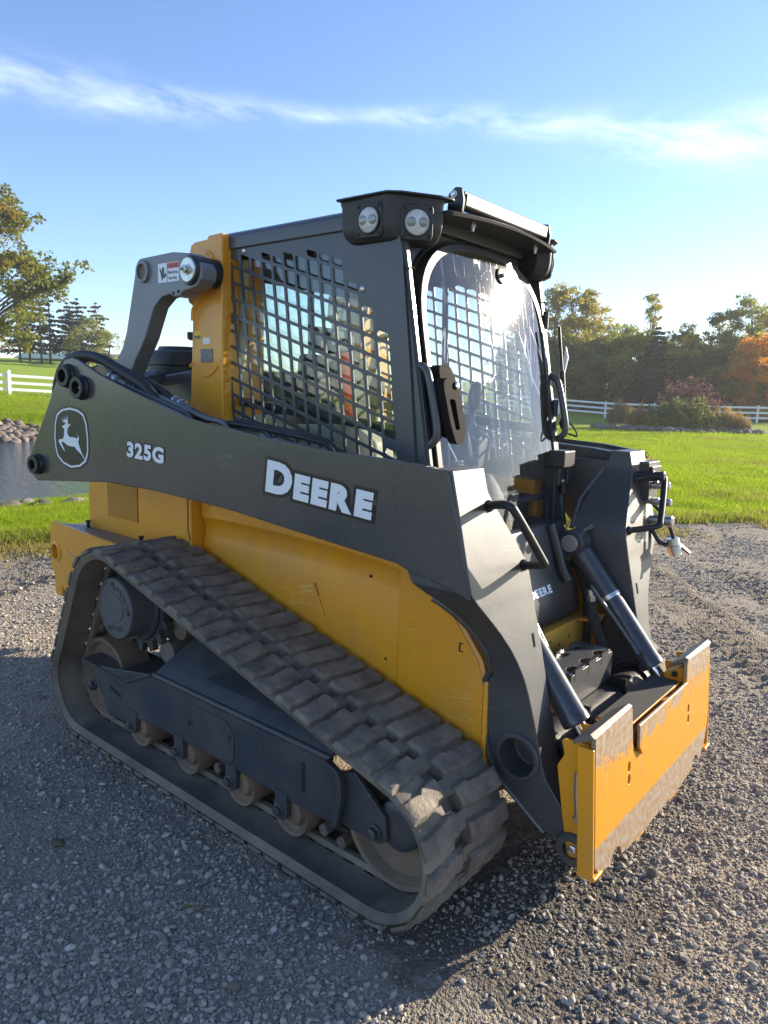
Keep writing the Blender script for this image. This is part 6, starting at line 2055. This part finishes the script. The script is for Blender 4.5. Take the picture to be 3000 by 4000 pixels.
# visor, lamp pods, work lamps, light bar
for s in (-1, 1):
    sm = sidemap(s)
    POD = [(.075, .44), (.075, .500), (.090, .508), (.270, .508), (.295, .497), (.388, .402), (.398, .372), (.36, .33), (.27, .33), (.16, .38)]
    mb = MB()
    n_ = len(POD)
    rings = []
    for z, k in ((2.128, .006), (2.120, .008), (2.108, .002), (2.04, .0), (2.012, -.012), (1.995, -.035), (1.987, -.075)):
        cxx, coo = .27, .38
        rings.append([sm(cxx + (x - cxx) * (1 + k * 4), coo + (o_ - coo) * (1 + k * 4), z + (.0 if z < 2.1 else -.010 * max(0, (x - .3) / .13))) for x, o_ in POD])
    mb.loft(rings)
    pod = obj('lamp_pod', mb, 'black_plastic', LO, bevel=.008, seg=3, angle=40)
    for (c_, d_) in (((.208, .511, 2.054), (.10, 1, -.06)), ((.350, .446, 2.042), (.72, .70, -.06))):
        dv = Vector((d_[0], s * d_[1], d_[2])).normalized()
        c3 = Vector(sm(*c_))
        side_v = dv.cross(Vector((0, 0, 1))).normalized()
        upv = side_v.cross(dv).normalized()
        mb = MB()
        sq = rnd([(-.052, -.054), (.052, -.054), (.052, .054), (-.052, .054)], .018, 4)
        mb.prism(sq, -.02, .006, lambda p, q, a: c3 + side_v * p + upv * q + dv * a)
        lamp = obj('lamp_bezel', mb, 'black_plastic', pod, bevel=.004)
        mb = MB(); mb.lathe([(.0445, .005), (.0445, .012), (.040, .013), (.040, .008)], c3, dv, 36, False); obj('lamp_rim', mb, 'black', pod, angle=30)
        mb = MB(); mb.lathe([(.0405, .008), (.034, .0125), (.018, .0150), (.001, .0155)], c3, dv, 36); obj('lamp_lens', mb, 'lamp_lens', pod)
        mb = MB()
        for k_ in (-1, 1):
            mb.lathe([(.0155, .0135), (.0145, .0165), (.008, .018), (.001, .0182)], c3 + side_v * k_ * .0185, dv, 20)
        obj('lamp_reflector', mb, 'lamp_bulb', pod)
        mb = MB()
        for (p, q_) in ((-.040, .042), (.040, .042), (-.040, -.042), (.040, -.042)):
            mb.lathe([(.006, .0065), (.006, .0075), (.001, .0075)], c3 + side_v * p + upv * q_, dv, 10)
        obj('bezel_hole', mb, 'matte_black', pod)
for s in (-1, 1):
    sm = sidemap(s)
    BR = rnd([(.060, .40), (.060, .520), (.285, .522), (.330, .500), (.412, .405), (.43, .345), (.30, .30)], [0, .01, .02, .03, .03, .02, 0], 4)
    mb = MB(); mb.prism(BR, 2.1295, 2.136, lambda p, q, a: sm(p, q, a - .012 * max(0, (p - .25) / .17))); obj('pod_brim', mb, 'black_plastic', LO, bevel=.002)
mb = MB()
rings = []
for y in np.linspace(-.36, .36, 13):
    a = abs(y) / .36
    fx = .462 - .030 * a ** 2
    zz_ = 2.098 - .012 * a ** 2
    rings.append([(.24, y, zz_ + .010), (fx - .02, y, zz_ + .004), (fx, y, zz_ - .006), (fx - .004, y, zz_ - .014), (fx - .03, y, zz_ - .008), (.24, y, zz_ - .004)])
mb.loft(rings); vis = obj('roof_visor', mb, 'black_plastic', LO, angle=40)
mb = MB()
for y in (-.20, .24):
    mb.cyl((.40, y, 2.092), (.40, y, 2.055), .006, 8).cyl((.40, y, 2.078), (.40, y, 2.068), .011, 6)
obj('visor_bolt', mb, 'zinc', vis)
mb = MB()
LB = [(.376, 2.116), (.394, 2.110), (.420, 2.116), (.424, 2.160), (.400, 2.168), (.376, 2.158)]
mb.prism(LB, -.292, .292, lambda p, q, a: (p, a, q)); bar = obj('light_bar', mb, 'black', LO, bevel=.004)
mb = MB(); mb.prism([(2.120, .4215), (2.156, .4255), (2.156, .4275), (2.120, .4235)], -.280, .280, lambda p, q, a: (q, a, p)); obj('bar_lens', mb, 'lens_bar', bar)
for y in (-.302, .302):
    mb = MB(); mb.prism(rnd([(.366, 2.090), (.425, 2.090), (.430, 2.130), (.420, 2.170), (.396, 2.174), (.370, 2.156)], .008), y - .006, y + .006, lambda p, q, a: (p, a, q)); obj('bar_bracket', mb, 'black', bar, bevel=.002)
    mb = MB(); mb.hexbolt((.392, y + math.copysign(.006, y), 2.152), (0, math.copysign(1, y), 0), .009, .008); obj('bracket_bolt', mb, 'zinc', bar)
mb = MB(); mb.tube(smooth_path([(.255, -.36, 2.110), (.262, -.358, 2.132), (.285, -.352, 2.148), (.315, -.335, 2.154), (.345, -.318, 2.146), (.377, -.305, 2.144)], 6), .0035, 8); obj('bar_cable', mb, 'rubber_clean', bar, angle=60)

# things on the far door edge: hinges, gas strut, wiper arm, lamp housing
mb = MB()
for z in (1.86, 1.50, 1.18):
    mb.cyl((cx_front(z) + .02, .442, z), (cx_front(z) + .02, .442, z - .07), .013, 12).box(cx_front(z) - .03, cx_front(z) + .02, .430, .452, z - .055, z - .015)
obj('door_hinge', mb, 'black', LO, bevel=.002)
mb = MB(); mb.tube([(.432, .478, 1.62), (.455, .478, 1.44)], .011, 10).tube([(.405, .478, 1.80), (.432, .478, 1.62)], .006, 10).lathe([(.016, 0), (.022, .02), (.014, .045)], (.455, .478, 1.425), (.1, 0, -1), 12); obj('door_strut', mb, 'black', LO)
mb = MB(); mb.tube(smooth_path([(.46, .452, 1.375), (.49, .470, 1.36), (.52, .478, 1.355), (.505, .478, 1.385), (.47, .478, 1.42)], 4), .004, 6); obj('washer_tube', mb, 'rubber_clean', LO)
mb = MB(); mb.obox((.425, .505, 1.64), (.006, .002, -.022), (0, .004, 0), (.01, .002, .06)); obj('mirror_tab', mb, 'white_decal', LO, bevel=.002)
mb = MB(); mb.box(.438, .520, .375, .475, 1.225, 1.295).box(.445, .50, .38, .465, 1.150, 1.224).box(.500, .512, .43, .478, 1.155, 1.222); hb = obj('door_hinge_block', mb, 'black_plastic', LO, bevel=.010, seg=3)
mb = MB(); mb.lathe([(.010, 0), (.008, .006), (.001, .008)], (.505, .405, 1.17), (1, 0, 0), 10); obj('block_screw', mb, 'zinc', hb)

# ---------- inside the cab
mb = MB(); mb.prism(rnd([(-.40, 1.18), (-.05, 1.16), (.02, 1.24), (-.02, 1.30), (-.40, 1.27)], .03, 4), -.24, .24, lambda p, q, a: (p, a, q)); seat = obj('operator_seat', mb, 'seat', LO, bevel=.03, seg=3)
mb = MB(); mb.prism(rnd([(-.42, 1.25), (-.30, 1.27), (-.36, 1.58), (-.40, 1.66), (-.46, 1.66), (-.47, 1.50)], .03, 4), -.20, .20, lambda p, q, a: (p, a, q)); obj('seat_back', mb, 'seat', seat, bevel=.03, seg=3)
mb = MB(); mb.prism(rnd([(-.47, 1.67), (-.40, 1.68), (-.42, 1.78), (-.48, 1.78)], .02, 4), -.12, .12, lambda p, q, a: (p, a, q)); obj('headrest', mb, 'seat', seat, bevel=.02, seg=3)
mb = MB(); mb.prism([(-.050, 1.645), (-.010, 1.650), (.010, 1.43), (.055, 1.375), (.150, 1.23), (.105, 1.22), (.010, 1.345), (-.030, 1.43)], -.372, -.352, lambda p, q, a: (p, a, q)); obj('seat_belt', mb, 'orange_belt', seat, bevel=.003)
mb = MB(); mb.prism([(.07, 1.30), (.13, 1.28), (.15, 1.22), (.09, 1.22)], -.380, -.346, lambda p, q, a: (p, a, q)); obj('belt_buckle', mb, 'black', seat, bevel=.004)
for s in (-1, 1):
    mb = MB(); mb.prism(rnd([(-.32, 1.10), (.16, 1.10), (.16, 1.33), (.05, 1.39), (-.32, 1.37)], .03, 4), s * .28, s * .40, lambda p, q, a: (p, a, q)); arm_ = obj('control_console', mb, 'beige' if s < 0 else 'dark_interior', LO, bevel=.02, seg=3)
    mb = MB(); mb.tube([(.08, s * .33, 1.36), (.095, s * .33, 1.45)], [.020, .014], 12).lathe([(.018, 0), (.028, .02), (.030, .07), (.022, .11), (.001, .12)], (.095, s * .33, 1.45), (.15, 0, 1), 16); obj('joystick', mb, 'black_plastic', arm_)
mb = MB(); mb.box(-.585, -.52, -.45, .45, 1.10, 1.40); obj('rear_trim', mb, 'beige', LO, bevel=.02)
for s in (-1, 1):
    mb = MB(); mb.prism([(-.575, 1.4), (-.545, 1.4), (-.52, 2.02), (-.56, 2.02)], s * .432, s * .40, lambda p, q, a: (p, a, q)); obj('rear_pillar_trim', mb, 'beige', LO, bevel=.01)
    mb = MB(); mb.tube([(-.02, s * .30, 1.14), (-.05, s * .30, 1.36), (-.16, s * .28, 1.62)], .018, 10); obj('lap_bar', mb, 'dark_interior', LO)
mb = MB(); mb.lathe([(.085, 0), (.06, .05), (.03, .09)], (.36, .02, 1.12), (0, 0, 1), 20).box(.30, .42, -.20, .20, 1.02, 1.14); obj('foot_control', mb, 'dark_interior', LO)
mb = MB()
for k in range(9):
    mb.lathe([(.020, 0), (.024, .006), (.020, .012)], (.33, -.12 + .0 * k, 1.16 + .012 * k), (0, 0, 1), 14)
obj('lever_boot', mb, 'dark_interior', LO)

# ---------- hoses along the near arm
am = armmap(-1)
def armpath(pts_):
    return smooth_path([am(*p) for p in pts_], 6)
mb = MB()
mb.tube(armpath([(-1.93, .07, 1.28), (-1.955, .065, 1.40), (-1.93, .06, 1.51), (-1.865, .06, 1.588), (-1.77, .06, 1.618), (-1.64, .06, 1.606), (-1.50, .06, 1.556), (-1.36, .06, 1.50), (-1.28, .06, 1.43)]), .021, 14)
obj('return_hose', mb, 'rubber_clean', LO, angle=60)
mb = MB(); mb.tube(armpath([(-1.92, .11, 1.28), (-1.945, .105, 1.42), (-1.92, .10, 1.52), (-1.84, .10, 1.596), (-1.72, .10, 1.612), (-1.55, .105, 1.56), (-1.32, .105, 1.485), (-1.2, .10, 1.40)]), .018, 12); obj('return_hose', mb, 'rubber_clean', LO, angle=60)
for k, (v_, u0, u1, dz) in enumerate(((.045, -1.50, -1.05, .0), (.075, -1.38, -.90, .012), (.105, -1.20, -.72, .004))):
    def tz(u):
        return float(np.interp(u, [-1.695, -1.543, -1.351, -1.174, -1.06, -.971, -.846, -.691, -.42], [1.598, 1.538, 1.480, 1.430, 1.398, 1.384, 1.372, 1.351, 1.326])) - .006 + dz * .5
    us = np.linspace(u0, u1, 9)
    mb = MB(); mb.tube(armpath([(u, v_, tz(u) - (.05 if u > u1 - .01 else 0)) for u in us]), .010, 12); ln = obj('steel_line', mb, 'cab_grey' if k != 1 else 'plate_grey', LO, angle=60)
    p0, p1 = Vector(am(u0 - .06, v_, tz(u0) + .020)), Vector(am(u0 + .05, v_, tz(u0 + .05)))
    mb = MB(); mb.tube([p0, p0.lerp(p1, .25), p0.lerp(p1, .26), p0.lerp(p1, .6), p0.lerp(p1, .61), p1], [.017, .017, .021, .021, .016, .013], 12); obj('hose_nut', mb, 'plate_grey', ln)
    mb = MB()
    for f_ in (.08, .36):
        a, b_ = p0.lerp(p1, f_), p0.lerp(p1, f_ + .10)
        mb.tube([a, b_], .0218, 12)
    obj('hose_band', mb, 'zinc', ln)
mb = MB()
for k, v_ in enumerate((.05, .08)):
    mb.tube(armpath([(-.95, v_ + .04, 1.385 + .01 * k), (-.80, v_ + .05, 1.372 + .006 * k), (-.60, v_ + .05, 1.350 + .006 * k), (-.52, v_ + .055, 1.335), (-.48, v_ + .06, 1.30)]), .009, 10)
obj('arm_hose', mb, 'rubber_clean', LO, angle=60)

# ------------------------------------------------------------------ haze volume added to brighten the far trees, standing in for lens flare
mb = MB(); mb.box(-420, 420, -420, 420, -3, 18)
me = mb.mesh('haze')
hm = bpy.data.materials.new('haze')
hm.use_nodes = True
t = hm.node_tree
t.nodes.clear()
ho = N(t, 'ShaderNodeOutputMaterial')
pv_ = N(t, 'ShaderNodeVolumePrincipled')
pv_.inputs['Color'].default_value = (.93, .95, 1.0, 1)
pv_.inputs['Density'].default_value = .0007
pv_.inputs['Anisotropy'].default_value = .35
t.links.new(pv_.outputs[0], ho.inputs['Volume'])
me.materials.append(hm)
haze = bpy.data.objects.new('haze', me)
C.objects.link(haze)
tag(haze, 'thin haze volume added to veil and brighten the far trees like lens flare', 'haze', kind='stuff')
